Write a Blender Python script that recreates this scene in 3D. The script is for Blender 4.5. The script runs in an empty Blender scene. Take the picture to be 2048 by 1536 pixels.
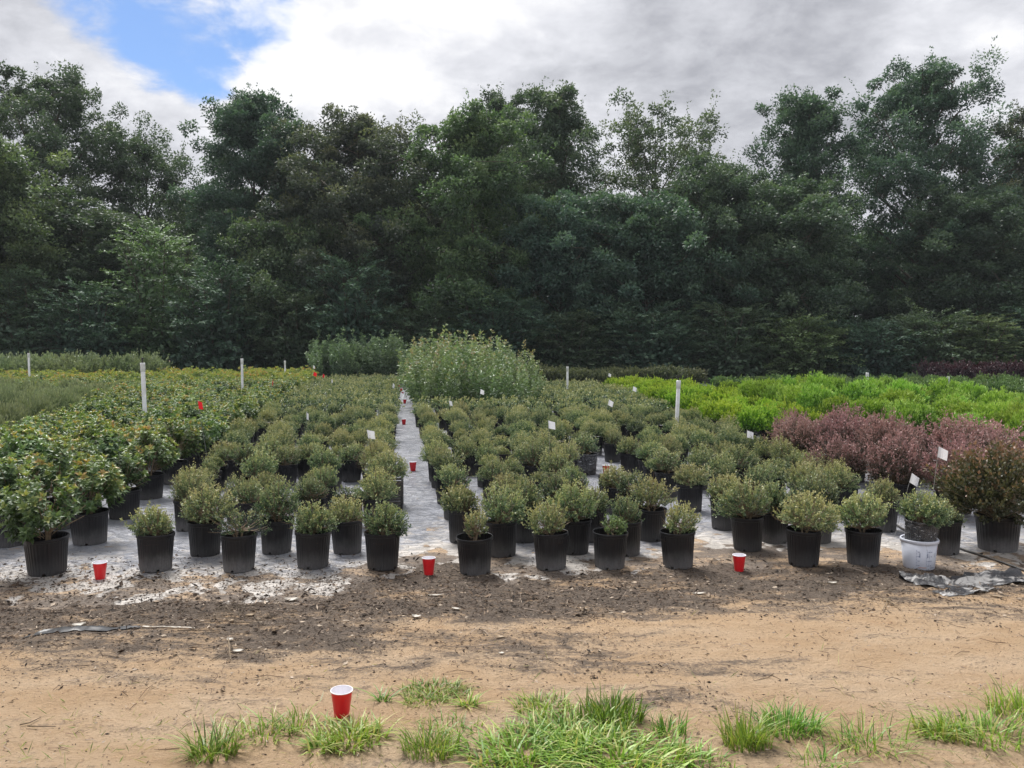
import bpy, math, random
import numpy as np
R = math.radians
sc = bpy.context.scene
COL = sc.collection
PI = math.pi

# ------------------------------------------------------------------ camera, sky, sun, exposure
CAM_H, HOR, FPX = 1.6, 690.0, 1690.0
cd = bpy.data.cameras.new('camera'); cam = bpy.data.objects.new('camera', cd); COL.objects.link(cam)
cd.sensor_width = 36.0; cd.lens = FPX / 2048 * 36; cd.clip_start = 0.05; cd.clip_end = 2000
PITCH = math.atan((768 - HOR) / FPX)
cam.location = (0, 0, CAM_H); cam.rotation_euler = (PI / 2 - PITCH, 0, 0)
sc.camera = cam
sc.view_settings.view_transform = 'Standard'; sc.view_settings.look = 'None'
sc.view_settings.exposure = 0.76; sc.view_settings.gamma = 1.0
sc.view_settings.use_curve_mapping = False
sc.cycles.use_denoising = True
sc.cycles.max_bounces = 6; sc.cycles.diffuse_bounces = 3; sc.cycles.glossy_bounces = 2
sc.cycles.transmission_bounces = 4; sc.cycles.transparent_max_bounces = 6
sc.cycles.volume_bounces = 0; sc.cycles.use_adaptive_sampling = True; sc.cycles.adaptive_threshold = 0.02

SUN_EL, SUN_AZ = 58.0, -25.0          # degrees; azimuth from straight ahead (+y), positive to +x


def gp(px, py, z=0.0):
    """pixel of the photograph -> point at height z (ground contact gives the distance)"""
    dx, dyv = (px - 1024) / FPX, (768 - py) / FPX
    c, s = math.cos(PITCH), math.sin(PITCH)
    d = np.array([dx, c + dyv * s, -s + dyv * c])
    t = (z - CAM_H) / d[2]
    return float(d[0] * t), float(d[1] * t)


def at_dist(px, d):
    return (px - 1024) / FPX * d


def pdir(px, py):
    dx, dyv = (px - 1024) / FPX, (768 - py) / FPX
    c, s = math.cos(PITCH), math.sin(PITCH)
    v = np.array([dx, c + dyv * s, -s + dyv * c]); return v / np.linalg.norm(v)


class NT:
    """small helper around a node tree"""
    def __init__(s, t): s.t = t; s.t.nodes.clear()
    def n(s, typ, ins=None, **kw):
        nd = s.t.nodes.new(typ)
        for k, v in kw.items(): setattr(nd, k, v)
        for k, v in (ins or {}).items():
            sk = nd.inputs[k]
            if isinstance(v, bpy.types.NodeSocket): s.t.links.new(v, sk)
            else: sk.default_value = v
        return nd
    def math(s, op, a, b=0.0, c=None, clamp=False):
        nd = s.t.nodes.new('ShaderNodeMath'); nd.operation = op; nd.use_clamp = clamp
        for i, v in enumerate((a, b) + ((c,) if c is not None else ())):
            if isinstance(v, bpy.types.NodeSocket): s.t.links.new(v, nd.inputs[i])
            else: nd.inputs[i].default_value = v
        return nd.outputs[0]
    def mix(s, f, a, b, typ='MIX'):
        nd = s.t.nodes.new('ShaderNodeMix'); nd.data_type = 'RGBA'; nd.blend_type = typ; nd.clamp_factor = True
        for i, v in ((0, f), (6, a), (7, b)):
            if isinstance(v, bpy.types.NodeSocket): s.t.links.new(v, nd.inputs[i])
            else: nd.inputs[i].default_value = (v if i == 0 else (*v, 1.0) if len(v) == 3 else v)
        return nd.outputs[2]
    def step(s, v, a, b, smooth=True):
        nd = s.t.nodes.new('ShaderNodeMapRange'); nd.clamp = True
        nd.interpolation_type = 'SMOOTHSTEP' if smooth else 'LINEAR'
        s.t.links.new(v, nd.inputs[0]); nd.inputs[1].default_value = a; nd.inputs[2].default_value = b
        return nd.outputs[0]
    def noise(s, vec, scale, detail=4, rough=0.55, dist=0.0):
        nd = s.n('ShaderNodeTexNoise', {'Scale': scale, 'Detail': detail, 'Roughness': rough, 'Distortion': dist})
        if vec is not None: s.t.links.new(vec, nd.inputs['Vector'])
        return nd.outputs[0]
    def ramp(s, f, stops):
        nd = s.t.nodes.new('ShaderNodeValToRGB'); e = nd.color_ramp.elements
        while len(e) < len(stops): e.new(0.5)
        for i, (p, c) in enumerate(stops): e[i].position = p; e[i].color = (*c, 1)
        s.t.links.new(f, nd.inputs[0]); return nd.outputs[0]


def build_world():
    w = bpy.data.worlds.new('World'); sc.world = w; w.use_nodes = True
    T = NT(w.node_tree)
    sky = T.n('ShaderNodeTexSky', sky_type='NISHITA', sun_disc=False, sun_elevation=R(SUN_EL), sun_rotation=R(SUN_AZ))
    sky.air_density = 1.0; sky.dust_density = 0.6; sky.ozone_density = 1.6
    tc = T.n('ShaderNodeTexCoord').outputs['Generated']
    nrm = T.n('ShaderNodeVectorMath', {0: tc}, operation='NORMALIZE').outputs[0]
    sp = T.n('ShaderNodeSeparateXYZ', {0: nrm})
    den = T.math('ADD', T.math('MAXIMUM', sp.outputs[2], 0.0), 0.30)
    cx = T.math('DIVIDE', sp.outputs[0], den); cy = T.math('DIVIDE', sp.outputs[1], den)
    P = T.n('ShaderNodeCombineXYZ', {0: cx, 1: cy, 2: 0.7}).outputs[0]

    def blob(px, py, rdeg, soft):
        d = pdir(px, py)
        dt = T.n('ShaderNodeVectorMath', {0: nrm, 1: tuple(d)}, operation='DOT_PRODUCT').outputs['Value']
        return T.step(dt, math.cos(R(rdeg + soft)), math.cos(R(max(rdeg - soft, 0.01))))
    n1 = T.noise(P, 2.3, 10, 0.58, 0.15)
    n2 = T.noise(P, 7.5, 9, 0.60, 0.2)
    n3 = T.noise(P, 0.8, 4, 0.5, 0.0)
    nn = T.math('ADD', T.math('MULTIPLY', T.math('SUBTRACT', n1, 0.5), 1.5), T.math('MULTIPLY', T.math('SUBTRACT', n2, 0.5), 2.1))
    # gap of blue between the clouds
    hole = T.math('MAXIMUM', blob(345, 45, 2.4, 3.8), blob(405, 130, 0.9, 2.8))
    hole = T.math('MAXIMUM', hole, T.math('MULTIPLY', blob(490, 30, 1.6, 3.0), 0.95))
    hole = T.math('MAXIMUM', hole, T.math('MULTIPLY', blob(250, -20, 2.4, 3.2), 0.75))
    cover = T.math('SUBTRACT', T.math('ADD', 0.72, T.math('MULTIPLY', nn, 0.62)), T.math('MULTIPLY', hole, 0.74))
    mask = T.step(cover, -0.06, 0.42)
    # brightness inside the cloud deck
    dark = T.math('ADD', T.math('MULTIPLY', blob(1640, 90, 9.0, 9.0), 0.20), T.math('MULTIPLY', blob(1150, 110, 4.0, 6.0), 0.14))
    dark = T.math('ADD', dark, T.math('MULTIPLY', blob(1230, 200, 4.0, 5.0), 0.10))
    dark = T.math('ADD', dark, T.math('MULTIPLY', blob(1600, 60, 4.0, 3.5), 0.12))
    lit = T.math('ADD', T.math('MULTIPLY', blob(760, 20, 4.5, 5.0), 0.14), T.math('MULTIPLY', blob(1290, 265, 1.6, 2.2), 0.24))
    lit = T.math('ADD', lit, T.math('MULTIPLY', blob(560, 110, 2.0, 3.0), 0.14))
    lit = T.math('ADD', lit, T.math('MULTIPLY', blob(2030, 175, 1.5, 3.0), 0.14))
    lit = T.math('ADD', lit, T.math('MULTIPLY', blob(90, 90, 3.0, 5.0), 0.14))
    b = T.math('ADD', T.math('MULTIPLY', T.math('SUBTRACT', n1, 0.5), 1.25), T.math('MULTIPLY', T.math('SUBTRACT', n2, 0.5), 0.95))
    b = T.math('ADD', T.math('ADD', b, T.math('MULTIPLY', T.math('SUBTRACT', n3, 0.5), 0.7)), 0.64)
    b = T.math('SUBTRACT', T.math('ADD', b, lit), dark)
    k = 5.2
    cc = T.ramp(b, [(0.0, (0.33, 0.34, 0.38)), (0.30, (0.45, 0.46, 0.505)), (0.55, (0.64, 0.65, 0.70)), (0.74, (0.79, 0.80, 0.85)), (0.95, (1.0, 1.0, 1.02))])
    cc = T.n('ShaderNodeVectorMath', {0: cc, 3: k}, operation='SCALE').outputs[0]
    blue = T.n('ShaderNodeVectorMath', {0: sky.outputs[0], 1: (0.46, 0.55, 0.68)}, operation='MULTIPLY').outputs[0]
    colr = T.mix(mask, blue, cc)
    bg = T.n('ShaderNodeBackground', {'Color': colr, 'Strength': 0.12})
    out = T.n('ShaderNodeOutputWorld', {'Surface': bg.outputs[0]})
    w.cycles.sampling_method = 'MANUAL'; w.cycles.sample_map_resolution = 512


build_world()
sl = bpy.data.lights.new('sun', 'SUN'); sun = bpy.data.objects.new('sun', sl); COL.objects.link(sun)
sl.energy = 3.3; sl.angle = R(24); sl.color = (1.0, 0.975, 0.94)
_az, _el = R(SUN_AZ), R(SUN_EL)
# light travels from the sun towards the scene
from mathutils import Vector, Matrix, Euler
sv = Vector((math.sin(_az) * math.cos(_el), math.cos(_az) * math.cos(_el), math.sin(_el)))
sun.rotation_euler = (-sv).to_track_quat('-Z', 'Y').to_euler(); sun.location = sv * 60

# ------------------------------------------------------------------ materials
MATS = {}


def mat(name):
    m = bpy.data.materials.new(name); m.use_nodes = True; MATS[name] = m
    return m, NT(m.node_tree)


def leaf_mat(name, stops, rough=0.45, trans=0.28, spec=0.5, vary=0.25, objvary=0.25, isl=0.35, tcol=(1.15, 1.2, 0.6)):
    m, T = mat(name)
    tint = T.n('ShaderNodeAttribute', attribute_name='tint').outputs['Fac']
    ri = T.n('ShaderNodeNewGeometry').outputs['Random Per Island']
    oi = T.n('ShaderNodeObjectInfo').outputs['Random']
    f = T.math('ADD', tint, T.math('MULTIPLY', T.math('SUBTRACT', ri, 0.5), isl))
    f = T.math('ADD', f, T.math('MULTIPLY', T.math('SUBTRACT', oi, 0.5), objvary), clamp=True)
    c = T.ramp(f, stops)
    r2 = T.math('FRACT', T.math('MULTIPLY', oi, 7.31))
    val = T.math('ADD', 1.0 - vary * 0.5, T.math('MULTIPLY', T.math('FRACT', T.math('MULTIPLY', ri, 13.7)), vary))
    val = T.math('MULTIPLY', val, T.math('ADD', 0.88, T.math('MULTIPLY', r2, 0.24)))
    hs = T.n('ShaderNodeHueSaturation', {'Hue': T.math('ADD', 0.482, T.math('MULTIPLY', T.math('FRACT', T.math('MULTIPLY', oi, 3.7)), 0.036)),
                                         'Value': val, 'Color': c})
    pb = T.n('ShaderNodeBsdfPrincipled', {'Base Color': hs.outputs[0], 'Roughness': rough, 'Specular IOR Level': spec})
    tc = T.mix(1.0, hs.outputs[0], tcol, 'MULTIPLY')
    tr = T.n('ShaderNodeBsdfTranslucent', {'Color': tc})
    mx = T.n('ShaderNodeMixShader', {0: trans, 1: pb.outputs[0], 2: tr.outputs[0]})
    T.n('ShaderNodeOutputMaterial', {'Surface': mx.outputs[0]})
    return m


def plain(name, col, rough=0.6, spec=0.5, vary=None, bump=None, trans=0.0):
    """vary = (scale, second colour); bump = (scale, strength)"""
    m, T = mat(name)
    tc = T.n('ShaderNodeTexCoord').outputs['Object']
    ins = {'Base Color': (*col, 1), 'Roughness': rough, 'Specular IOR Level': spec}
    if vary:
        ins['Base Color'] = T.mix(T.step(T.noise(tc, vary[0], 5, 0.6), 0.38, 0.66), col, vary[1])
    pb = T.n('ShaderNodeBsdfPrincipled', ins)
    if bump:
        bp = T.n('ShaderNodeBump', {'Strength': bump[1], 'Distance': 0.01, 'Height': T.noise(tc, bump[0], 5)})
        T.t.links.new(bp.outputs[0], pb.inputs['Normal'])
    sh = pb.outputs[0]
    if trans:
        tr = T.n('ShaderNodeBsdfTranslucent', {'Color': (*col, 1)})
        sh = T.n('ShaderNodeMixShader', {0: trans, 1: sh, 2: tr.outputs[0]}).outputs[0]
    T.n('ShaderNodeOutputMaterial', {'Surface': sh})
    return m


leaf_mat('holly_leaf', [(0.0, (0.016, 0.032, 0.018)), (0.28, (0.066, 0.115, 0.060)), (0.58, (0.205, 0.27, 0.132)), (1.0, (0.44, 0.42, 0.20))], rough=0.40, trans=0.13, objvary=0.42)
leaf_mat('cleyera_leaf', [(0.0, (0.03, 0.06, 0.022)), (0.38, (0.095, 0.165, 0.065)), (0.66, (0.20, 0.275, 0.095)), (0.88, (0.32, 0.35, 0.10)), (1.0, (0.40, 0.27, 0.10))], rough=0.40, trans=0.28, spec=0.42, isl=0.30)
leaf_mat('purple_leaf', [(0.0, (0.018, 0.024, 0.013)), (0.33, (0.066, 0.062, 0.042)), (0.56, (0.185, 0.12, 0.102)), (1.0, (0.44, 0.265, 0.24))], rough=0.5, trans=0.25, isl=0.4, tcol=(1.0, 0.9, 0.88))
leaf_mat('purple_green_leaf', [(0.0, (0.018, 0.026, 0.014)), (0.4, (0.06, 0.07, 0.035)), (0.75, (0.12, 0.115, 0.06)), (1.0, (0.30, 0.17, 0.12))], rough=0.45, trans=0.2, isl=0.35)
leaf_mat('lime_leaf', [(0.0, (0.03, 0.07, 0.01)), (0.4, (0.12, 0.24, 0.018)), (0.75, (0.29, 0.44, 0.045)), (1.0, (0.43, 0.56, 0.075))], rough=0.45, trans=0.18)
leaf_mat('globe_leaf', [(0.0, (0.018, 0.05, 0.01)), (0.4, (0.08, 0.19, 0.02)), (0.75, (0.23, 0.39, 0.05)), (1.0, (0.38, 0.54, 0.10))], rough=0.55, trans=0.12)
leaf_mat('feathery_leaf', [(0.0, (0.025, 0.04, 0.02)), (0.35, (0.13, 0.175, 0.09)), (1.0, (0.32, 0.36, 0.19))], rough=0.6, trans=0.1)
leaf_mat('silver_leaf', [(0.0, (0.04, 0.06, 0.03)), (0.5, (0.14, 0.19, 0.10)), (1.0, (0.27, 0.32, 0.19))], rough=0.5, trans=0.2)
leaf_mat('tall_shrub_leaf', [(0.0, (0.045, 0.08, 0.03)), (0.45, (0.14, 0.21, 0.10)), (0.85, (0.26, 0.33, 0.17)), (1.0, (0.34, 0.29, 0.17))], rough=0.42, trans=0.25)
leaf_mat('blue_shrub_leaf', [(0.0, (0.03, 0.06, 0.035)), (0.45, (0.13, 0.20, 0.115)), (1.0, (0.27, 0.38, 0.19))], rough=0.4, trans=0.22)
leaf_mat('dark_hedge_leaf', [(0.0, (0.018, 0.028, 0.016)), (0.6, (0.055, 0.075, 0.04)), (1.0, (0.17, 0.19, 0.10))], rough=0.4, trans=0.18)
leaf_mat('green_row_leaf', [(0.0, (0.02, 0.05, 0.015)), (0.6, (0.07, 0.14, 0.04)), (1.0, (0.16, 0.25, 0.09))], rough=0.4, trans=0.2)
leaf_mat('blackred_leaf', [(0.0, (0.014, 0.010, 0.012)), (0.6, (0.03, 0.018, 0.024)), (1.0, (0.07, 0.03, 0.035))], rough=0.45, trans=0.15, tcol=(1.2, 0.6, 0.7))
TREE_LEAF = {
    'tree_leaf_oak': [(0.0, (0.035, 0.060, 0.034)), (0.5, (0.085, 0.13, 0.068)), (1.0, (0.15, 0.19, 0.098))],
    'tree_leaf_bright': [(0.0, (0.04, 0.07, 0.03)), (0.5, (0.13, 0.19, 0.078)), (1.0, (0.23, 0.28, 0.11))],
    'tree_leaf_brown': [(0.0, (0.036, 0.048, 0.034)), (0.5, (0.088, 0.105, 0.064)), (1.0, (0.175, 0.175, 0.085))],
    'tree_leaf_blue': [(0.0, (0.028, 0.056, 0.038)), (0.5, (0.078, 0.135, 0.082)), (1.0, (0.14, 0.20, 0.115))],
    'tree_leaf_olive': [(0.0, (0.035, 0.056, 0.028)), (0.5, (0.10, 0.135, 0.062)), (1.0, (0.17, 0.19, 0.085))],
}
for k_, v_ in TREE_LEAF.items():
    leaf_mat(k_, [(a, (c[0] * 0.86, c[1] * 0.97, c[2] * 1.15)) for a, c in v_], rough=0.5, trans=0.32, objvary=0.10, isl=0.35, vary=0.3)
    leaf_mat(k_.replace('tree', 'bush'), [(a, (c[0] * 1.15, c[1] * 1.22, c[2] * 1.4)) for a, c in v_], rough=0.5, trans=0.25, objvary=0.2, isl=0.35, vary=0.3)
leaf_mat('grass_blade', [(0.0, (0.07, 0.13, 0.025)), (0.5, (0.155, 0.28, 0.045)), (0.8, (0.29, 0.42, 0.07)), (1.0, (0.46, 0.42, 0.17))], rough=0.45, trans=0.32, isl=0.5, objvary=0.12)
leaf_mat('litter_chip', [(0.0, (0.022, 0.017, 0.013)), (0.6, (0.075, 0.052, 0.036)), (0.85, (0.20, 0.145, 0.095)), (1.0, (0.45, 0.37, 0.28))], rough=0.8, trans=0.0, isl=0.9, spec=0.2)
plain('bark', (0.10, 0.085, 0.068), 0.85, 0.2, (14, (0.055, 0.045, 0.036)), (40, 0.5))
plain('pale_stem', (0.26, 0.20, 0.13), 0.75, 0.3, (60, (0.16, 0.12, 0.08)))
plain('twig_wood', (0.15, 0.115, 0.08), 0.8, 0.3)
plain('potting_soil', (0.052, 0.034, 0.023), 0.95, 0.1, (70, (0.13, 0.085, 0.05)), (90, 1.0))
plain('cup_red', (0.70, 0.014, 0.022), 0.32, 0.5)
plain('cup_white', (0.82, 0.80, 0.84), 0.4, 0.5)
plain('pvc_white', (0.80, 0.81, 0.82), 0.38, 0.5, (9, (0.66, 0.66, 0.65)))
plain('brass_black', (0.03, 0.028, 0.025), 0.45, 0.5)
plain('wire', (0.30, 0.30, 0.29), 0.4, 0.5)
plain('flag_white', (0.82, 0.82, 0.85), 0.5, 0.4, trans=0.35)
plain('flag_red', (0.75, 0.02, 0.03), 0.5, 0.4, trans=0.35)
plain('bucket_white', (0.66, 0.69, 0.78), 0.42, 0.5, (7, (0.56, 0.585, 0.66)))
plain('print_blue', (0.10, 0.14, 0.27), 0.5, 0.4)
plain('print_orange', (0.62, 0.25, 0.15), 0.5, 0.4)
plain('tag_tan', (0.60, 0.46, 0.25), 0.6, 0.3)
plain('black_tube', (0.018, 0.018, 0.019), 0.5, 0.5, (12, (0.07, 0.06, 0.05)))
plain('black_film', (0.012, 0.012, 0.014), 0.42, 0.4, (6, (0.028, 0.028, 0.03)))
plain('dry_leaf', (0.46, 0.36, 0.25), 0.7, 0.3, (30, (0.33, 0.25, 0.17)), trans=0.2)
plain('pale_litter', (0.66, 0.62, 0.55), 0.6, 0.4, (30, (0.5, 0.45, 0.38)), trans=0.15)


def pot_material():
    m, T = mat('black_pot')
    tc = T.n('ShaderNodeTexCoord').outputs['Object']
    ob = T.n('ShaderNodeObjectInfo').outputs['Random']
    off = T.n('ShaderNodeCombineXYZ', {0: T.math('MULTIPLY', ob, 37.0), 1: T.math('MULTIPLY', ob, 11.0), 2: 0.0}).outputs[0]
    v = T.n('ShaderNodeVectorMath', {0: tc, 1: off}, operation='ADD').outputs[0]
    sc_ = T.n('ShaderNodeMapping', {'Vector': v, 'Scale': (1, 1, 0.4)}).outputs[0]
    n = T.noise(sc_, 14, 6, 0.65); n2 = T.noise(v, 70, 3, 0.6)
    z = T.n('ShaderNodeSeparateXYZ', {0: tc}).outputs[2]
    splash = T.math('MULTIPLY', T.step(T.math('ADD', z, T.math('MULTIPLY', T.math('SUBTRACT', n, 0.5), 0.16)), 0.155, 0.02), T.math('ADD', 0.30, T.math('MULTIPLY', T.math('FRACT', T.math('MULTIPLY', ob, 5.3)), 0.65)))
    d = T.math('ADD', T.math('MULTIPLY', splash, 0.75), T.math('MULTIPLY', T.step(n, 0.5, 0.8), 0.10))
    d = T.math('MULTIPLY', d, T.math('ADD', 0.55, T.math('MULTIPLY', n2, 0.9)), clamp=True)
    c = T.mix(d, (0.008, 0.0085, 0.011), (0.17, 0.165, 0.165))
    pb = T.n('ShaderNodeBsdfPrincipled', {'Base Color': c, 'Roughness': T.math('ADD', 0.40, T.math('MULTIPLY', d, 0.45)), 'Specular IOR Level': 0.35})
    T.n('ShaderNodeOutputMaterial', {'Surface': pb.outputs[0]})


pot_material()


def film_material():
    m, T = mat('cling_film')
    tc = T.n('ShaderNodeTexCoord').outputs['Object']
    n = T.noise(T.n('ShaderNodeMapping', {'Vector': tc, 'Scale': (1, 1, 3.0)}).outputs[0], 22, 6, 0.7, 1.5)
    bp = T.n('ShaderNodeBump', {'Strength': 0.9, 'Distance': 0.01, 'Height': n})
    pb = T.n('ShaderNodeBsdfPrincipled', {'Base Color': (0.75, 0.77, 0.82, 1), 'Roughness': 0.16, 'Specular IOR Level': 0.9, 'Normal': bp.outputs[0]})
    tr = T.n('ShaderNodeBsdfTransparent')
    f = T.math('ADD', 0.06, T.math('MULTIPLY', T.step(n, 0.52, 0.70), 0.55))
    mx = T.n('ShaderNodeMixShader', {0: f, 1: tr.outputs[0], 2: pb.outputs[0]})
    T.n('ShaderNodeOutputMaterial', {'Surface': mx.outputs[0]})


film_material()


def soil_nodes(T, tc, mul):
    """colour and height of sandy soil (mul=0) to dark mulch (mul=1)"""
    st = T.n('ShaderNodeMapping', {'Vector': tc, 'Scale': (0.55, 1.0, 1.0)}).outputs[0]
    nA = T.noise(st, 2.2, 8, 0.65, 0.3); nB = T.noise(st, 11, 8, 0.7, 0.6); nC = T.noise(tc, 55, 6, 0.75)
    nD = T.noise(tc, 190, 4, 0.7)
    m2 = T.math('ADD', mul, T.math('ADD', T.math('MULTIPLY', T.math('SUBTRACT', nA, 0.5), 2.5), T.math('MULTIPLY', T.math('SUBTRACT', nB, 0.5), 1.3)))
    nE = T.noise(T.n('ShaderNodeMapping', {'Vector': tc, 'Scale': (0.35, 1.0, 1.0)}).outputs[0], 6.5, 7, 0.7, 0.8)
    m2 = T.math('ADD', m2, T.math('MULTIPLY', T.math('SUBTRACT', nE, 0.5), 2.2))
    m2 = T.math('ADD', m2, T.math('MULTIPLY', T.math('SUBTRACT', nC, 0.5), 1.6))
    mm = T.step(m2, 0.15, 0.90)
    sand = T.mix(T.step(nA, 0.32, 0.68), (0.52, 0.352, 0.208), (0.63, 0.465, 0.31))
    sand = T.mix(T.math('MULTIPLY', T.step(nB, 0.55, 0.75), 0.6), sand, (0.42, 0.235, 0.12))
    sand = T.mix(T.math('MULTIPLY', T.step(nC, 0.55, 0.66), 0.6), sand, (0.25, 0.16, 0.10))
    sand = T.mix(T.math('MULTIPLY', T.step(nD, 0.54, 0.68), 0.5), sand, (0.70, 0.55, 0.40))
    mulch = T.mix(T.step(nC, 0.30, 0.62), (0.068, 0.053, 0.044), (0.19, 0.15, 0.118))
    mulch = T.mix(T.math('MULTIPLY', T.step(nB, 0.52, 0.72), 0.55), mulch, (0.32, 0.25, 0.185))
    mulch = T.mix(T.math('MULTIPLY', T.step(nD, 0.60, 0.72), 0.5), mulch, (0.38, 0.31, 0.24))
    col = T.mix(mm, sand, mulch)
    h = T.math('ADD', T.math('MULTIPLY', nC, 0.6), T.math('ADD', T.math('MULTIPLY', nB, 1.0), T.math('MULTIPLY', nD, 0.25)))
    return col, h


def ground_material():
    m, T = mat('soil')
    tc = T.n('ShaderNodeTexCoord').outputs['Object']
    mul = T.n('ShaderNodeAttribute', attribute_name='tint').outputs['Fac']
    col, h = soil_nodes(T, tc, mul)
    bp = T.n('ShaderNodeBump', {'Strength': 1.0, 'Distance': 0.045, 'Height': h})
    pb = T.n('ShaderNodeBsdfPrincipled', {'Base Color': col, 'Roughness': 0.92, 'Specular IOR Level': 0.2, 'Normal': bp.outputs[0]})
    T.n('ShaderNodeOutputMaterial', {'Surface': pb.outputs[0]})
    # plastic mulch sheet with soil washed over it
    m, T = mat('plastic_sheet')
    tc = T.n('ShaderNodeTexCoord').outputs['Object']
    dirt = T.n('ShaderNodeAttribute', attribute_name='tint').outputs['Fac']
    scol, sh = soil_nodes(T, tc, T.math('ADD', 0.75, 0.0))
    st = T.n('ShaderNodeMapping', {'Vector': tc, 'Scale': (1.0, 0.55, 1.0)}).outputs[0]
    nA = T.noise(st, 1.7, 7, 0.6, 0.8); nB = T.noise(tc, 7.5, 8, 0.68, 1.2); nC = T.noise(tc, 42, 5, 0.7)
    d = T.math('ADD', dirt, T.math('ADD', T.math('MULTIPLY', T.math('SUBTRACT', T.noise(tc, 3.4, 5, 0.55, 0.5), 0.5), 2.3), T.math('MULTIPLY', T.math('SUBTRACT', nB, 0.5), 0.8)))
    dm = T.step(d, 0.46, 0.58)
    base = T.mix(T.step(nA, 0.35, 0.65), (0.25, 0.26, 0.30), (0.37, 0.38, 0.42))
    base = T.mix(T.math('MULTIPLY', T.step(nB, 0.54, 0.70), 0.65), base, (0.13, 0.135, 0.16))
    dust = T.math('ADD', dirt, T.math('MULTIPLY', T.math('SUBTRACT', nB, 0.5), 1.2))
    base = T.mix(T.math('MULTIPLY', T.step(dust, 0.0, 0.45), 0.78), base, (0.64, 0.58, 0.51))
    base = T.mix(T.math('MULTIPLY', T.step(nC, 0.60, 0.70), 0.7), base, (0.10, 0.075, 0.055))
    col = T.mix(dm, base, scol)
    crz = T.math('ABSOLUTE', T.math('SUBTRACT', T.noise(T.n('ShaderNodeMapping', {'Vector': tc, 'Scale': (0.8, 1.5, 1.0)}).outputs[0], 5.5, 5, 0.6, 1.6), 0.5))
    crz = T.math('SUBTRACT', 1.0, T.step(crz, 0.0, 0.06))
    hp = T.math('ADD', T.math('MULTIPLY', crz, 0.9), T.math('MULTIPLY', T.noise(T.n('ShaderNodeMapping', {'Vector': tc, 'Scale': (0.6, 1.6, 1.0)}).outputs[0], 9, 6, 0.6, 2.2), 1.5)); hp = T.math('ADD', hp, T.math('MULTIPLY', nC, 0.22))
    hh = T.n('ShaderNodeMix', {0: dm, 2: hp, 3: T.math('ADD', sh, 0.3)}).outputs[0]
    bp = T.n('ShaderNodeBump', {'Strength': 0.7, 'Distance': 0.04, 'Height': hh})
    rg = T.math('ADD', 0.30, T.math('MULTIPLY', T.math('MAXIMUM', dm, T.math('MULTIPLY', T.step(dust, 0.0, 0.45), 0.6)), 0.5))
    pb = T.n('ShaderNodeBsdfPrincipled', {'Base Color': col, 'Roughness': rg, 'Specular IOR Level': 0.45, 'Normal': bp.outputs[0]})
    T.n('ShaderNodeOutputMaterial', {'Surface': pb.outputs[0]})
    m, T = mat('torn_plastic')
    tc = T.n('ShaderNodeTexCoord').outputs['Object']
    n = T.noise(T.n('ShaderNodeMapping', {'Vector': tc, 'Scale': (1, 2.2, 1)}).outputs[0], 5.5, 6, 0.6, 1.0)
    n2 = T.noise(tc, 24, 5, 0.7, 0.6)
    c = T.mix(T.step(n, 0.50, 0.60), (0.022, 0.022, 0.026), (0.34, 0.33, 0.32))
    c = T.mix(T.math('MULTIPLY', T.step(n2, 0.56, 0.66), 0.7), c, (0.075, 0.056, 0.042))
    bp = T.n('ShaderNodeBump', {'Strength': 0.5, 'Distance': 0.02, 'Height': n2})
    pb = T.n('ShaderNodeBsdfPrincipled', {'Base Color': c, 'Roughness': 0.38, 'Specular IOR Level': 0.5, 'Normal': bp.outputs[0]})
    T.n('ShaderNodeOutputMaterial', {'Surface': pb.outputs[0]})


ground_material()


# ------------------------------------------------------------------ mesh collecting helper
def nrm(v):
    v = np.asarray(v, float); return v / np.maximum(np.linalg.norm(v, axis=-1, keepdims=True), 1e-9)


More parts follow.
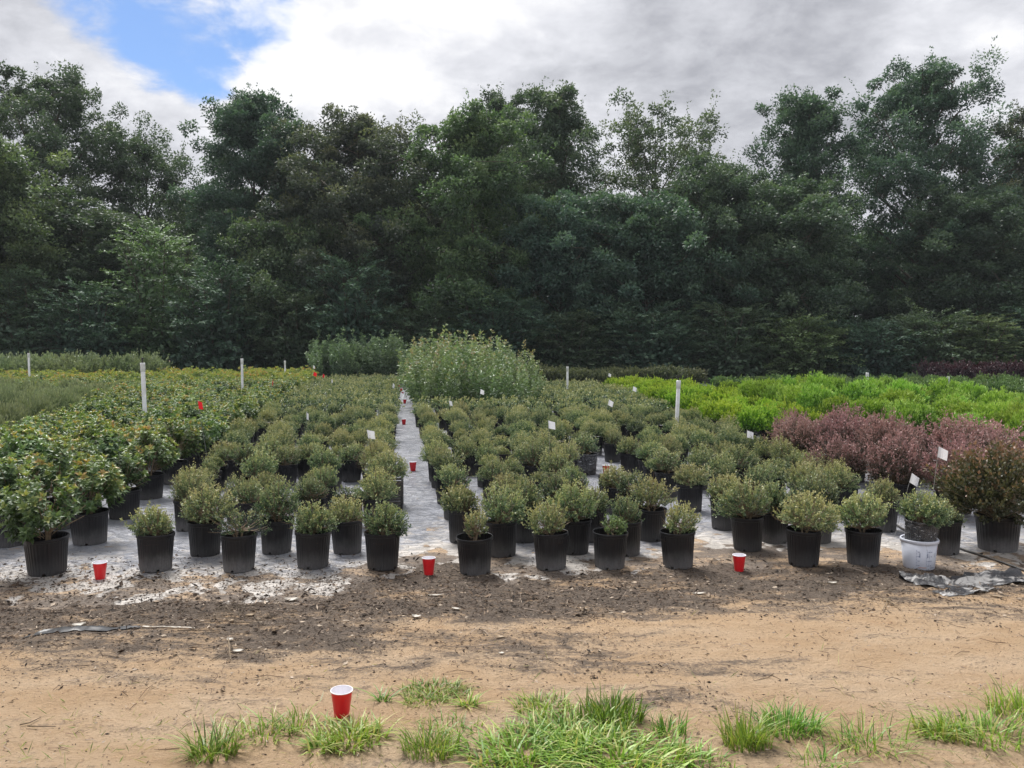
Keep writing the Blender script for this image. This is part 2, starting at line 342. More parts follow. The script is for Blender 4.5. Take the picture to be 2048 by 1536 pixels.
class G:
    def __init__(s): s.V = []; s.Q = []; s.T3 = []; s.tint = []; s.nv = 0; s.qm = []; s.tm = []
    def add(s, V, Q=None, T=None, tint=0.5, m=0):
        V = np.asarray(V, float).reshape(-1, 3); n = len(V)
        s.V.append(V); s.tint.append(np.broadcast_to(np.asarray(tint, float), (n,)).copy())
        if Q is not None and len(Q): Q = np.asarray(Q, int).reshape(-1, 4); s.Q.append(Q + s.nv); s.qm.append(np.full(len(Q), m))
        if T is not None and len(T): T = np.asarray(T, int).reshape(-1, 3); s.T3.append(T + s.nv); s.tm.append(np.full(len(T), m))
        s.nv += n
    def tube(s, pts, rad, sides=5, tint=0.5, m=0, cap=True):
        pts = np.asarray(pts, float); k = len(pts); rad = np.broadcast_to(np.asarray(rad, float), (k,))
        t = nrm(np.gradient(pts, axis=0)); ref = np.array([0.0, 0, 1]) if abs(t[0][2]) < 0.9 else np.array([1.0, 0, 0])
        a = nrm(np.cross(t, ref)); b = np.cross(t, a)
        ang = np.arange(sides) / sides * 2 * PI
        V = pts[:, None] + rad[:, None, None] * (np.cos(ang)[None, :, None] * a[:, None] + np.sin(ang)[None, :, None] * b[:, None])
        i = np.arange(k - 1)[:, None] * sides; j = np.arange(sides)[None]; j2 = (j + 1) % sides
        Q = np.stack([i + j, i + j2, i + sides + j2, i + sides + j], -1).reshape(-1, 4)
        T = None
        if cap and sides > 2:
            e = (k - 1) * sides
            T = [[e, e + q, e + q + 1] for q in range(1, sides - 1)] + [[0, q + 1, q] for q in range(1, sides - 1)]
        s.add(V, Q, T, tint, m)
    def lathe(s, prof, n=24, tint=0.5, m=0, off=(0, 0, 0), rmod=None, skip=None):
        prof = np.asarray(prof, float); k = len(prof); ang = np.arange(n) / n * 2 * PI
        r = np.repeat(prof[:, 0][:, None], n, 1)
        if rmod is not None: r = r + rmod(prof[:, 1][:, None], ang[None]) * (prof[:, 0][:, None] > 1e-4)
        V = np.stack([r * np.cos(ang), r * np.sin(ang), np.repeat(prof[:, 1][:, None], n, 1)], -1) + np.asarray(off)
        i = np.arange(k - 1)[:, None] * n; j = np.arange(n)[None]; j2 = (j + 1) % n
        Q = np.stack([i + j, i + j2, i + n + j2, i + n + j], -1)
        if skip is not None: Q = Q[~skip(np.arange(k - 1)[:, None], np.arange(n)[None])]
        s.add(V, Q.reshape(-1, 4), None, tint, m)
    def leaves(s, p, d, L, W, tint, rng, up=None, fold=0.0, m=0):
        """rhombic leaves: p base (n,3), d direction, L length, W width"""
        p = np.asarray(p, float); n = len(p); d = nrm(d); L = np.broadcast_to(L, (n,))[:, None]; W = np.broadcast_to(W, (n,))[:, None]
        u = rng.normal(size=(n, 3)) if up is None else up + rng.normal(size=(n, 3)) * 0.45
        side = nrm(np.cross(d, u)); nn = np.cross(side, d)
        mid = p + d * L * 0.45
        V = np.stack([p, mid + side * W * 0.5 + nn * fold * W, p + d * L, mid - side * W * 0.5 + nn * fold * W], 1)
        Q = np.arange(n * 4).reshape(n, 4)
        s.add(V, Q, None, np.repeat(np.broadcast_to(tint, (n,)), 4), m)
    def flakes(s, p, d, L, W, tint, rng):
        """far leaves: one triangle each"""
        p = np.asarray(p, float); n = len(p); d = nrm(d); L = np.broadcast_to(L, (n,))[:, None]; W = np.broadcast_to(W, (n,))[:, None]
        side = nrm(np.cross(d, rng.normal(size=(n, 3))))
        V = np.stack([p + side * W * 0.5, p + d * L, p - side * W * 0.5 + d * L * 0.12], 1)
        s.add(V, None, np.arange(n * 3).reshape(n, 3), np.repeat(np.broadcast_to(tint, (n,)), 3))
    def bigleaves(s, p, d, L, W, tint, rng, up, m=0):
        """leaf blades with midrib fold and drooping tip, four triangles each"""
        p = np.asarray(p, float); n = len(p); d = nrm(d); L = np.broadcast_to(L, (n,))[:, None]; W = np.broadcast_to(W, (n,))[:, None]
        side = nrm(np.cross(d, up)); nn = np.cross(side, d)
        mid = p + d * L * 0.5
        V = np.stack([p, mid + nn * L * 0.03, p + d * L - nn * L * 0.10, mid + side * W * 0.5 + nn * W * 0.22, mid - side * W * 0.5 + nn * W * 0.22], 1)
        b = (np.arange(n) * 5)[:, None]
        T = np.concatenate([b + np.array([0, 3, 1]), b + np.array([3, 2, 1]), b + np.array([0, 1, 4]), b + np.array([1, 2, 4])])
        s.add(V, None, T, np.repeat(np.broadcast_to(tint, (n,)), 5), m)
    def box(s, c, sz, tint=0.5, m=0, rot=None):
        x, y, z = np.array(sz) / 2
        V = np.array([[-x, -y, -z], [x, -y, -z], [x, y, -z], [-x, y, -z], [-x, -y, z], [x, -y, z], [x, y, z], [-x, y, z]])
        if rot is not None: V = V @ np.array(rot).T
        s.add(V + np.array(c), [[0, 3, 2, 1], [4, 5, 6, 7], [0, 1, 5, 4], [1, 2, 6, 5], [2, 3, 7, 6], [3, 0, 4, 7]], None, tint, m)
    def put(s, V, Q, T, tint, loc, rz, scl, m=0):
        c, sn = math.cos(rz), math.sin(rz)
        M = np.array([[c, -sn, 0], [sn, c, 0], [0, 0, 1]])
        s.add((V * scl) @ M.T + np.array(loc), Q, T, tint, m)
    def arrays(s):
        V = np.concatenate(s.V); Q = np.concatenate(s.Q) if s.Q else np.zeros((0, 4), int); T = np.concatenate(s.T3) if s.T3 else np.zeros((0, 3), int)
        return V, Q, T, np.concatenate(s.tint)
    def mesh(s, name, mats, smooth=False):
        V, Q, T, ti = s.arrays()
        me = bpy.data.meshes.new(name)
        me.vertices.add(len(V)); me.vertices.foreach_set('co', V.astype(np.float32).ravel())
        nl = Q.size + T.size
        me.loops.add(nl); me.loops.foreach_set('vertex_index', np.concatenate([Q.ravel(), T.ravel()]).astype(np.int32))
        me.polygons.add(len(Q) + len(T))
        st = np.concatenate([np.arange(len(Q)) * 4, Q.size + np.arange(len(T)) * 3]).astype(np.int32)
        me.polygons.foreach_set('loop_start', st)
        mi = np.concatenate((s.qm or [np.zeros(0)]) + (s.tm or [])).astype(np.int32)
        me.polygons.foreach_set('material_index', mi)
        me.polygons.foreach_set('use_smooth', np.full(len(mi), smooth))
        a = me.attributes.new('tint', 'FLOAT', 'POINT'); a.data.foreach_set('value', np.clip(ti, 0, 1).astype(np.float32))
        for q in (mats if isinstance(mats, (list, tuple)) else [mats]): me.materials.append(MATS[q])
        me.update(calc_edges=True); me.validate()
        return me


def obj(name, me, parent=None, loc=(0, 0, 0), rz=0.0, scl=None, rot=None):
    o = bpy.data.objects.new(name, me); COL.objects.link(o)
    o.location = loc
    o.rotation_euler = rot if rot is not None else (0, 0, rz)
    if scl is not None: o.scale = scl if hasattr(scl, '__len__') else (scl,) * 3
    if parent is not None: o.parent = parent
    return o


def tag(o, label, cat, group=None, kind=None):
    o['label'] = label; o['category'] = cat
    if group: o['group'] = group
    if kind: o['kind'] = kind
    return o


def thing(name, label, cat, loc, rz=0.0, group=None, scl=None):
    return tag(obj(name, None, None, loc, rz, scl), label, cat, group)


def vnoise(x, y, seed=0, oct=4, f=1.0):
    """cheap smooth noise from summed rotated sines, about -1..1"""
    r = np.random.default_rng(seed); out = np.zeros_like(x); amp = 1.0; tot = 0.0
    for o in range(oct):
        for _ in range(4):
            a = r.uniform(0, 2 * PI); k = f * r.uniform(0.7, 1.4); ph = r.uniform(0, 2 * PI)
            ph2 = r.uniform(0, 2 * PI)
            out = out + amp * np.sin((x * math.cos(a) + y * math.sin(a)) * k + ph + 0.9 * np.sin((x * math.sin(a) - y * math.cos(a)) * k * 0.8 + ph2))
        tot += amp * 2.0; amp *= 0.55; f *= 2.1
    return out / tot


# ------------------------------------------------------------------ ground
def sstep(x, a, b):
    t = np.clip((x - a) / (b - a), 0, 1); return t * t * (3 - 2 * t)


def sheet_front(x):
    """distance at which the plastic comes out from under the soil"""
    b = np.interp(x, [-6, -3.6, -2.9, -2.0, -1.2, -0.85, -0.6, 0.0, 1.2, 1.5, 1.9, 3.0, 3.6, 8], [5.3, 5.2, 5.2, 5.05, 5.2, 5.7, 5.95, 5.65, 5.75, 6.1, 6.0, 5.95, 5.65, 5.5])
    return b + 0.16 * vnoise(x * 1.0, x * 0.0, 5, 4, 3.0)


def mulch_amount(x, y):
    edge = np.interp(x, [-4, -2.2, -1.0, -0.2, 0.6, 1.3, 2.4, 4], [4.15, 4.2, 4.25, 4.2, 4.45, 4.95, 5.05, 5.15])
    m = sstep(y, edge - 0.7, edge + 0.9)
    # trampled strip of mulch dragged out over the sand
    def blob(cx, cy, rx, ry, a): return a * np.exp(-(((x - cx) / rx) ** 2 + ((y - cy) / ry) ** 2))
    m = np.maximum(m, blob(0.35, 4.15, 0.75, 0.16, 0.62)); m = np.maximum(m, blob(0.75, 3.75, 0.35, 0.16, 0.5))
    m = np.maximum(m, blob(1.0, 3.45, 0.22, 0.2, 0.42)); m = np.maximum(m, blob(-1.5, 3.95, 0.8, 0.12, 0.42))
    m = m - blob(-0.25, 4.75, 0.45, 0.13, 0.65) - blob(0.9, 4.75, 0.7, 0.14, 0.5) - blob(-0.4, 4.3, 0.3, 0.1, 0.3)
    return np.clip(m, 0, 1)


def ground_z(x, y):
    near = np.exp(-np.maximum(y - 6.0, 0) * 1.2)
    z = 0.012 * vnoise(x, y, 1, 3, 3.0) + 0.007 * vnoise(x, y, 2, 3, 14.0) * near
    z = z + 0.010 * np.maximum(vnoise(x, y, 3, 3, 30.0), 0) * near * (0.35 + 0.65 * mulch_amount(x, y))
    under = sstep(y, sheet_front(x) + 0.05, sheet_front(x) + 0.55)
    return z * (1 - 0.9 * under) - 0.015 * under


def sheet_z(x, y):
    f = sheet_front(x)
    rise = -0.032 + 0.044 * sstep(y, f - 0.55, f + 0.40)
    w = 0.005 * vnoise(x, y, 21, 3, 4.0) + 0.004 * np.abs(vnoise(x * 1.6, y * 0.7, 22, 3, 11.0))
    return rise + w


def graded(a0, a1, fine0, fine1, step, grow=1.16):
    v = list(np.arange(fine0, fine1, step)); s = step; q = v[-1]
    while q < a1: s *= grow; q += s; v.append(min(q, a1))
    s = step; q = v[0]; lo = []
    while q > a0: s *= grow; q -= s; lo.append(max(q, a0))
    return np.array(lo[::-1] + v)


def grid_mesh(name, xs, ys, zf, tf, matn):
    X, Y = np.meshgrid(xs, ys); Z = zf(X, Y); nx = len(xs)
    i = np.arange(len(ys) - 1)[:, None] * nx; j = np.arange(nx - 1)[None]
    Q = np.stack([i + j, i + j + 1, i + nx + j + 1, i + nx + j], -1).reshape(-1, 4)
    g = G(); g.add(np.stack([X, Y, Z], -1), Q, None, tf(X, Y).ravel())
    return g.mesh(name, matn, True)


gr = obj('ground', grid_mesh('ground', graded(-600, 600, -4.4, 4.4, 0.032), graded(-30, 900, 2.7, 6.6, 0.028), ground_z, mulch_amount, 'soil'))
gr['kind'] = 'structure'; gr['label'] = 'bare sandy soil and dark trampled mulch'


def sheet_dirt(x, y):
    f = sheet_front(x); e = y - f
    d = 0.50 * (1 - sstep(e, 0.10, 0.95)) + 0.12 * (1 - sstep(e, 0.6, 2.2)) - 0.05
    d = d + 0.16 * (x > 1.3) * (1 - sstep(e, 0.4, 1.6)) - 0.22 * sstep(e, 1.5, 3.0)
    return np.clip(d + 0.1, 0, 1)


sh = obj('plastic_ground_cover', grid_mesh('plastic_ground_cover', graded(-22, 22, -4.2, 4.6, 0.045), graded(4.6, 36, 4.6, 10.0, 0.04), sheet_z, sheet_dirt, 'plastic_sheet'))
sh['kind'] = 'structure'; sh['label'] = 'grey weathered plastic ground cover under the pots'


def surf(x, y):
    """height of whatever surface is on top at (x, y)"""
    x = np.float64(x); y = np.float64(y)
    return float(max(ground_z(x, y), sheet_z(x, y) if y > 4.7 else -1))


# ------------------------------------------------------------------ plant prototypes
def crown_dirs(rng, n, lo=-0.35):
    z = rng.uniform(lo, 1, n); a = rng.uniform(0, 2 * PI, n); r = np.sqrt(1 - z * z)
    return np.stack([r * np.cos(a), r * np.sin(a), z], -1)


def lumpy(rng, d, amp=0.22, k=7):
    c = crown_dirs(rng, k, -0.4); a = rng.uniform(-1, 1, k) * amp
    return 1 + np.sum(a[None] * np.exp(-((1 - d @ c.T) / 0.16)), 1)


Z0 = 0.20      # soil height inside a pot


def twiggy(seed, Rx, H, n_tw, per, leafL, leafW, name, matn, spread=0.45, inner=0.30, stray=16, droop=0.0, z0=Z0, up=0.0, tipmax=1.0, lo=-0.5, twigs=True):
    """shrub of many fine twigs that end on a lumpy dome, small leaves along them; returns stem mesh, crown mesh"""
    rng = np.random.default_rng(seed); gl = G(); gs = G()
    base = np.array([0, 0, z0 + 0.05]); cz = z0 + 0.03 + H * 0.45
    d = crown_dirs(rng, n_tw, lo); s = lumpy(rng, d, 0.30, 9) * rng.uniform(0.74, 1.08, n_tw)
    s[:stray] *= rng.uniform(1.12, 1.35, stray)
    end = np.stack([d[:, 0] * Rx * s, d[:, 1] * Rx * s, cz + d[:, 2] * H * 0.54 * s], -1)
    end[:, 2] = np.maximum(end[:, 2], z0 + 0.03)
    st = base + np.stack([end[:, 0] * 0.12, end[:, 1] * 0.12, rng.uniform(0, 0.3, n_tw) * H], -1)
    ctrl = (st + end) / 2 + np.stack([d[:, 0] * Rx * 0.16, d[:, 1] * Rx * 0.16, np.full(n_tw, -0.02)], -1) + rng.normal(size=(n_tw, 3)) * 0.012
    t = rng.uniform(inner, 1.0, (n_tw, per)) ** 0.75
    t[:, 0] = 1.0
    tt = t[..., None]
    P = (1 - tt) ** 2 * st[:, None] + 2 * tt * (1 - tt) * ctrl[:, None] + tt ** 2 * end[:, None]
    D = nrm(2 * (1 - tt) * (ctrl - st)[:, None] + 2 * tt * (end - ctrl)[:, None])
    P = P + rng.normal(size=P.shape) * Rx * 0.028
    D = D * 0.7 + rng.normal(size=P.shape) * spread; D[..., 2] += 0.15 + up
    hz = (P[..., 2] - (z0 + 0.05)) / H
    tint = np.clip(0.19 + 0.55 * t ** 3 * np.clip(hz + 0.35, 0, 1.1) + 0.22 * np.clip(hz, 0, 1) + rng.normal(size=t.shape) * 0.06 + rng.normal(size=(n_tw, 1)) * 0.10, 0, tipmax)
    n = P.shape[0] * per
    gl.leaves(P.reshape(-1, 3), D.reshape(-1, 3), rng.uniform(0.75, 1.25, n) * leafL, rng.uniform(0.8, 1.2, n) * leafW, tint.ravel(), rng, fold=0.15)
    if twigs:
        for i in range(0, n_tw, 2):
            q = np.array([0, 0.4, 0.75, 1.0])[:, None]
            gs.tube((1 - q) ** 2 * st[i] + 2 * q * (1 - q) * ctrl[i] + q ** 2 * end[i], [0.0028, 0.002, 0.0014, 0.0007], 3, cap=False)
    for i in range(4):
        a = rng.uniform(0, 2 * PI); r0 = rng.uniform(0.0, 0.012)
        p0 = np.array([math.cos(a) * r0, math.sin(a) * r0, z0 - 0.01]); p2 = np.array([math.cos(a) * Rx * 0.35, math.sin(a) * Rx * 0.35, z0 + H * 0.55])
        gs.tube([p0, p0 * 0.6 + p2 * 0.4 + np.array([0, 0, -0.005]), p2], [0.008, 0.006, 0.003], 5)
    return gs.mesh(name + '_stem', 'pale_stem'), gl.mesh(name + '_crown', matn)


def whorled(seed, Rx, H, n_tip, name, matn, L=0.066, W=0.029, z0=Z0, near=True):
    """broad-leaved shrub: shoots with whorls of glossy leaves, young reddish leaves at the tips"""
    rng = np.random.default_rng(seed); gl = G(); gs = G()
    cz = z0 + 0.09 + H * 0.42
    d = crown_dirs(rng, n_tip, -0.55); s = lumpy(rng, d, 0.18) * rng.uniform(0.8, 1.08, n_tip)
    end = np.stack([d[:, 0] * Rx * s, d[:, 1] * Rx * s, cz + d[:, 2] * H * 0.55 * s], -1)
    base = np.array([0, 0, z0 + 0.02])
    young = rng.random(n_tip)
    for i in range(n_tip):
        st = base + np.array([end[i, 0] * 0.25, end[i, 1] * 0.25, (end[i, 2] - base[2]) * 0.45])
        ax = nrm(end[i] - st + np.array([0, 0, 0.05]))
        whs = (1.0, 0.82, 0.62, 0.4) if near else (1.0, 0.7)
        for wi, w in enumerate(whs):
            c = st + (end[i] - st) * w; k = rng.integers(5, 9) if near else 5
            a = np.arange(k) / k * 2 * PI + rng.uniform(0, 6); ref = nrm(np.cross(ax, [0.3, 0.9, 0.1])); r2 = np.cross(ax, ref)
            el = rng.uniform(0.15, 0.8, k) if wi else rng.uniform(0.45, 1.5, k)
            dd = np.cos(a)[:, None] * ref + np.sin(a)[:, None] * r2 + ax * el[:, None] + rng.normal(size=(k, 3)) * 0.15
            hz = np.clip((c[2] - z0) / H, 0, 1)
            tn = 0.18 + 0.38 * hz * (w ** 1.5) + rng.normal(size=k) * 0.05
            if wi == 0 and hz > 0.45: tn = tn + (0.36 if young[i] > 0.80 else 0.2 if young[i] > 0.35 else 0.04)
            if not near: gl.leaves(np.repeat(c[None], k, 0), dd, L, W, np.minimum(tn, 0.74), rng, fold=0.2)
            else: gl.bigleaves(np.repeat(c[None], k, 0), dd, rng.uniform(0.75, 1.15, k) * L * (1.0 if wi else 0.85), rng.uniform(0.85, 1.1, k) * W, tn, rng, np.repeat(ax[None], k, 0))
        gs.tube([st * 0.8 + base * 0.2, st, end[i]], [0.003, 0.0028, 0.0015], 4, cap=False)
    for q in range(2 + seed % 2):
        a = rng.uniform(0, 2 * PI)
        gs.tube([[math.cos(a) * 0.012, math.sin(a) * 0.012, z0 - 0.01], [math.cos(a) * 0.03, math.sin(a) * 0.03, z0 + 0.1], [math.cos(a) * 0.09, math.sin(a) * 0.09, z0 + 0.1 + H * 0.4]], [0.0095, 0.008, 0.005], 6)
    return gs.mesh(name + '_stem', 'pale_stem'), gl.mesh(name + '_crown', matn)


def upright(seed, Rx, H, n_st, per, L, W, name, matn, z0=Z0, tipred=0.2):
    """tall shrub of upright leafy shoots"""
    rng = np.random.default_rng(seed); gl = G(); gs = G()
    for i in range(n_st):
        a = rng.uniform(0, 2 * PI); r = Rx * math.sqrt(rng.uniform(0.02, 1)); h = H * rng.uniform(0.5, 1.06) * (1.0 - 0.22 * (r / Rx) ** 2)
        p0 = np.array([math.cos(a) * r * 0.15, math.sin(a) * r * 0.15, z0]); p1 = np.array([math.cos(a) * r * 0.9, math.sin(a) * r * 0.9, z0 + h * 0.5])
        p2 = np.array([math.cos(a) * r * 1.1 + rng.normal() * 0.05, math.sin(a) * r * 1.1 + rng.normal() * 0.05, z0 + h])
        t = np.sort(rng.uniform(0.06, 1.0, per)); tt = t[:, None]
        P = (1 - tt) ** 2 * p0 + 2 * tt * (1 - tt) * p1 + tt ** 2 * p2
        D = rng.normal(size=P.shape) * np.array([1, 1, 0.55]) + np.array([0, 0, 0.45])
        P = P + nrm(D) * rng.uniform(0, 0.09, per)[:, None] * (1.1 - tt)
        tn = 0.2 + 0.5 * t ** 1.5 + rng.normal(size=per) * 0.08 + (tipred if rng.random() > 0.55 else 0) * (t > 0.86)
        gl.leaves(P, D, rng.uniform(0.7, 1.2, per) * L, rng.uniform(0.8, 1.2, per) * W, tn, rng, fold=0.2)
        gs.tube([p0, (p0 + 2 * p1 + p2) / 4, p2], [0.008, 0.006, 0.002], 4, cap=False)
    return gs.mesh(name + '_stem', 'pale_stem'), gl.mesh(name + '_crown', matn)


def pot_meshes(seed, dents=0.0015):
    rng = np.random.default_rng(seed)
    g = G(); rt, rb, h = 0.123, 0.104, 0.262
    def rm(z, a):
        body = (z > 0.012) & (z < h - 0.028)
        fl = np.where(np.floor(a / (2 * PI) * 72) % 2 == 0, 0.0013, -0.0013)
        dent = dents * np.sin(2 * a + seed) + dents * 0.8 * np.sin(3 * a + 2 * seed + z * 9)
        return np.where(body, fl, 0) + dent
    hh = [0.0, 0.008, 0.022, 0.05, 0.10, 0.16, 0.225, h - 0.027]
    prof = [(rb - 0.012, 0.006), (rb - 0.006, 0.0)] + [(rb + (rt - rb) * z / h, z) for z in hh[1:]]
    prof += [(rt + 0.0045, h - 0.024), (rt + 0.006, h - 0.004), (rt + 0.003, h), (rt - 0.0005, h - 0.002), (rt - 0.003, h - 0.03), (rt - 0.006, Z0 - 0.02)]
    hole = lambda i, j: (i >= 1) & (i <= 2) & ((j % 18) < 2)
    g.lathe(prof, 72, rmod=rm, skip=hole)
    pm = g.mesh('pot', 'black_pot')
    s = G(); r0 = np.linspace(0, rt - 0.0035, 6); n = 20
    V = []; 
    for i, r in enumerate(r0):
        for q in range(n):
            a = q / n * 2 * PI; V.append([r * math.cos(a), r * math.sin(a), Z0 + 0.012 * math.cos(i / 5 * 1.5) + rng.normal() * 0.0035])
    V = np.array(V); i = np.arange(5)[:, None] * n; j = np.arange(n)[None]; j2 = (j + 1) % n
    s.add(V, np.stack([i + j, i + j2, i + n + j2, i + n + j], -1).reshape(-1, 4))
    k = 60; a = rng.uniform(0, 2 * PI, k); r = rng.uniform(0.02, rt - 0.012, k)
    s.leaves(np.stack([r * np.cos(a), r * np.sin(a), np.full(k, Z0 + 0.012)], -1), rng.normal(size=(k, 3)) * np.array([1, 1, 0.3]) + np.array([0, 0, 0.15]), rng.uniform(0.01, 0.028, k), 0.006, 0.5, rng)
    return pm, s.mesh('soil', 'potting_soil')


POTS = [pot_meshes(i) for i in range(4)]
g = G(); g.lathe([(0.0, 0.004), (0.100, 0.0), (0.121, 0.238), (0.129, 0.24), (0.129, 0.262), (0.121, 0.258), (0.118, 0.21), (0.0, 0.215)], 16)
POT_LOW = g.mesh('pot', 'black_pot')

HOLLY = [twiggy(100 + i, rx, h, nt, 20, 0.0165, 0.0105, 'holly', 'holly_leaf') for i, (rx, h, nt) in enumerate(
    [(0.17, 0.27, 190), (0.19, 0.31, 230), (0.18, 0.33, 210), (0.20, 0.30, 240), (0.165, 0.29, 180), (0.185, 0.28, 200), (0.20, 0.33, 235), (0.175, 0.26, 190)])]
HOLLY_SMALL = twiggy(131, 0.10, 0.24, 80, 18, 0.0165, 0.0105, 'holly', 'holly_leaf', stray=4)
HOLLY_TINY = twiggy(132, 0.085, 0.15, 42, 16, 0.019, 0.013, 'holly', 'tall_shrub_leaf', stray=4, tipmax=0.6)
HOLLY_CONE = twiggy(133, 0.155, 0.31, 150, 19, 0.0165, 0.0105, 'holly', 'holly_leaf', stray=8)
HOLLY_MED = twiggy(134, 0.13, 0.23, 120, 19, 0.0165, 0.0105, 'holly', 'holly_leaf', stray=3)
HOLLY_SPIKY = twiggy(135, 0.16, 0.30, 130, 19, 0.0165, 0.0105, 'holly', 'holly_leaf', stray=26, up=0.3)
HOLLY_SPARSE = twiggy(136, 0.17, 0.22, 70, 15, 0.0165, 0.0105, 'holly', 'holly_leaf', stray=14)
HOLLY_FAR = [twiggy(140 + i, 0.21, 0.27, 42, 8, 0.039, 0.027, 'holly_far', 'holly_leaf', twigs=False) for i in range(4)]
CLEY = [whorled(200 + i, rx, h, 54, 'cleyera', 'cleyera_leaf') for i, (rx, h) in enumerate([(0.25, 0.44), (0.27, 0.48), (0.24, 0.50), (0.28, 0.46), (0.26, 0.42), (0.25, 0.47)])]
CLEY_FAR = [whorled(220 + i, 0.29, 0.46, 30, 'cleyera_far', 'cleyera_leaf', 0.085, 0.042, near=False) for i in range(4)]
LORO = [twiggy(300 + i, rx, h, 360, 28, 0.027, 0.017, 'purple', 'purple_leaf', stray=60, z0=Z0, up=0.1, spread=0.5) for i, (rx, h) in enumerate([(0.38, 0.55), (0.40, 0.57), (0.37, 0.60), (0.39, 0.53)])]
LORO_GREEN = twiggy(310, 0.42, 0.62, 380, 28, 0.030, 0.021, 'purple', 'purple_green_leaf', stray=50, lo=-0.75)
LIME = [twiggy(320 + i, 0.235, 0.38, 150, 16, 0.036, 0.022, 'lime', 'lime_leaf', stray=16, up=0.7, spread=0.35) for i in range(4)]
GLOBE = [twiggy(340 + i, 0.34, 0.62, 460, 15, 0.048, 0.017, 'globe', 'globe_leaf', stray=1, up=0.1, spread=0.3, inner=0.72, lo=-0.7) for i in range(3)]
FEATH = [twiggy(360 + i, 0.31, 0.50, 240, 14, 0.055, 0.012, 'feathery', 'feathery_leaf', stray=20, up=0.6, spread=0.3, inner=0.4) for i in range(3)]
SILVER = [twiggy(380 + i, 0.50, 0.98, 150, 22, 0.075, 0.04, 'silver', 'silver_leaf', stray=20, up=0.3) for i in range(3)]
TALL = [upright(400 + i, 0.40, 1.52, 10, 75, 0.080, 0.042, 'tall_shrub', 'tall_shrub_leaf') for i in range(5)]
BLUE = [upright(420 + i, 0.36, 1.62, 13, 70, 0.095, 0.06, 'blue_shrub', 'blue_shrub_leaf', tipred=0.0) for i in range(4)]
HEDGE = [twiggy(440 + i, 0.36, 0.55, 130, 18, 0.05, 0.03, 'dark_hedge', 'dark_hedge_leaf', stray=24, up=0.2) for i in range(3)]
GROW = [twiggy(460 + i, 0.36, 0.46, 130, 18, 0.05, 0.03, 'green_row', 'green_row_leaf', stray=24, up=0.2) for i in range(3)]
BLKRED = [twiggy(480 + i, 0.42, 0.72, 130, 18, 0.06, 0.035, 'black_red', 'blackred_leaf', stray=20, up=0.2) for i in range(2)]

rnd = random.Random(7)
COUNT = {}


def potted(name, label, cat, group, loc, proto, scl=(1, 1, 1), pot=None, pot_s=(1, 1, 1), full=True, rz=None, lean=0.0):
    rz = rnd.uniform(0, 6.28) if rz is None else rz
    t = thing(name, label, cat, (loc[0], loc[1], surf(loc[0], loc[1]) - 0.004), 0, group)
    if lean: t.rotation_euler = (rnd.uniform(-lean, lean), rnd.uniform(-lean, lean), 0)
    i = rnd.randrange(len(POTS))
    if full:
        p = obj('pot', POTS[i][0], t, (0, 0, 0), rz, pot_s); obj('soil', POTS[i][1], p)
        obj('stem', proto[0], t, (0, 0, 0), rz + 1, scl)
    else: obj('pot', POT_LOW, t, (0, 0, 0), rz, pot_s)
    c = obj('crown', proto[1], t, (0, 0, 0), rz + 1, scl)
    c.scale = (c.scale[0] * rnd.uniform(0.88, 1.1), c.scale[1] * rnd.uniform(0.88, 1.1), c.scale[2])
    c.rotation_euler = (rnd.uniform(-0.10, 0.10), rnd.uniform(-0.10, 0.10), rz + 1)
    return t


def far_mass(name, label, cat, spots, protos, matn, potscale=1.0, scl=1.0):
    """the rows beyond the individually built plants: one mass of pots and foliage"""
    g = G()
    pv = None
    for (x, y) in spots:
        me = rnd.choice(protos)[1]; s = scl * rnd.uniform(0.88, 1.12)
        V = np.empty(len(me.vertices) * 3, np.float32); me.vertices.foreach_get('co', V); V = V.reshape(-1, 3).astype(float)
        ti = np.empty(len(me.vertices), np.float32); me.attributes['tint'].data.foreach_get('value', ti)
        nq = sum(1 for p in me.polygons[:1] if p.loop_total == 4)
        li = np.empty(len(me.loops), np.int32); me.loops.foreach_get('vertex_index', li)
        Q = li.reshape(-1, 4) if nq else None; T = None if nq else li.reshape(-1, 3)
        g.put(V, Q, T, np.clip(ti + rnd.uniform(-0.12, 0.12), 0, 1), (x, y, 0.0), rnd.uniform(0, 6.28), s)
        g.lathe([(0.09, 0.0), (0.125 * potscale, 0.25), (0.11 * potscale, 0.22), (0.0, 0.21)], 8, m=1, off=(x, y, 0))
    o = obj(name, g.mesh(name, [matn, 'black_pot']))
    return tag(o, label, cat, kind='stuff')


def fill(xl, xr, y0, y1, sx, sy, keep=lambda x, y: True, jit=0.05, taken=(), rmin=0.36):
    """staggered rows between the edge lines xl(y), xr(y); returns (x, y, row, column)"""
    out = []; y = y0; r = 0
    while y < y1:
        a, b = xl(y), xr(y); n = max(1, int(round((b - a) / sx))); st = (b - a) / n
        cs = [a + (b - a) * (k + (0.0 if k in (0, n) else 0.2 if r % 2 == 0 else -0.2)) / n for k in range(n + 1)]
        for k, x in enumerate(cs):
            X, Y = x + rnd.uniform(-jit, jit), y + rnd.uniform(-jit, jit)
            if abs(X) > Y * 0.625 + 0.5: continue
            if any((X - q[0]) ** 2 + (Y - q[1]) ** 2 < rmin ** 2 for q in taken): continue
            if keep(X, Y): out.append((X, Y, r, k))
        y += sy; r += 1
    return out


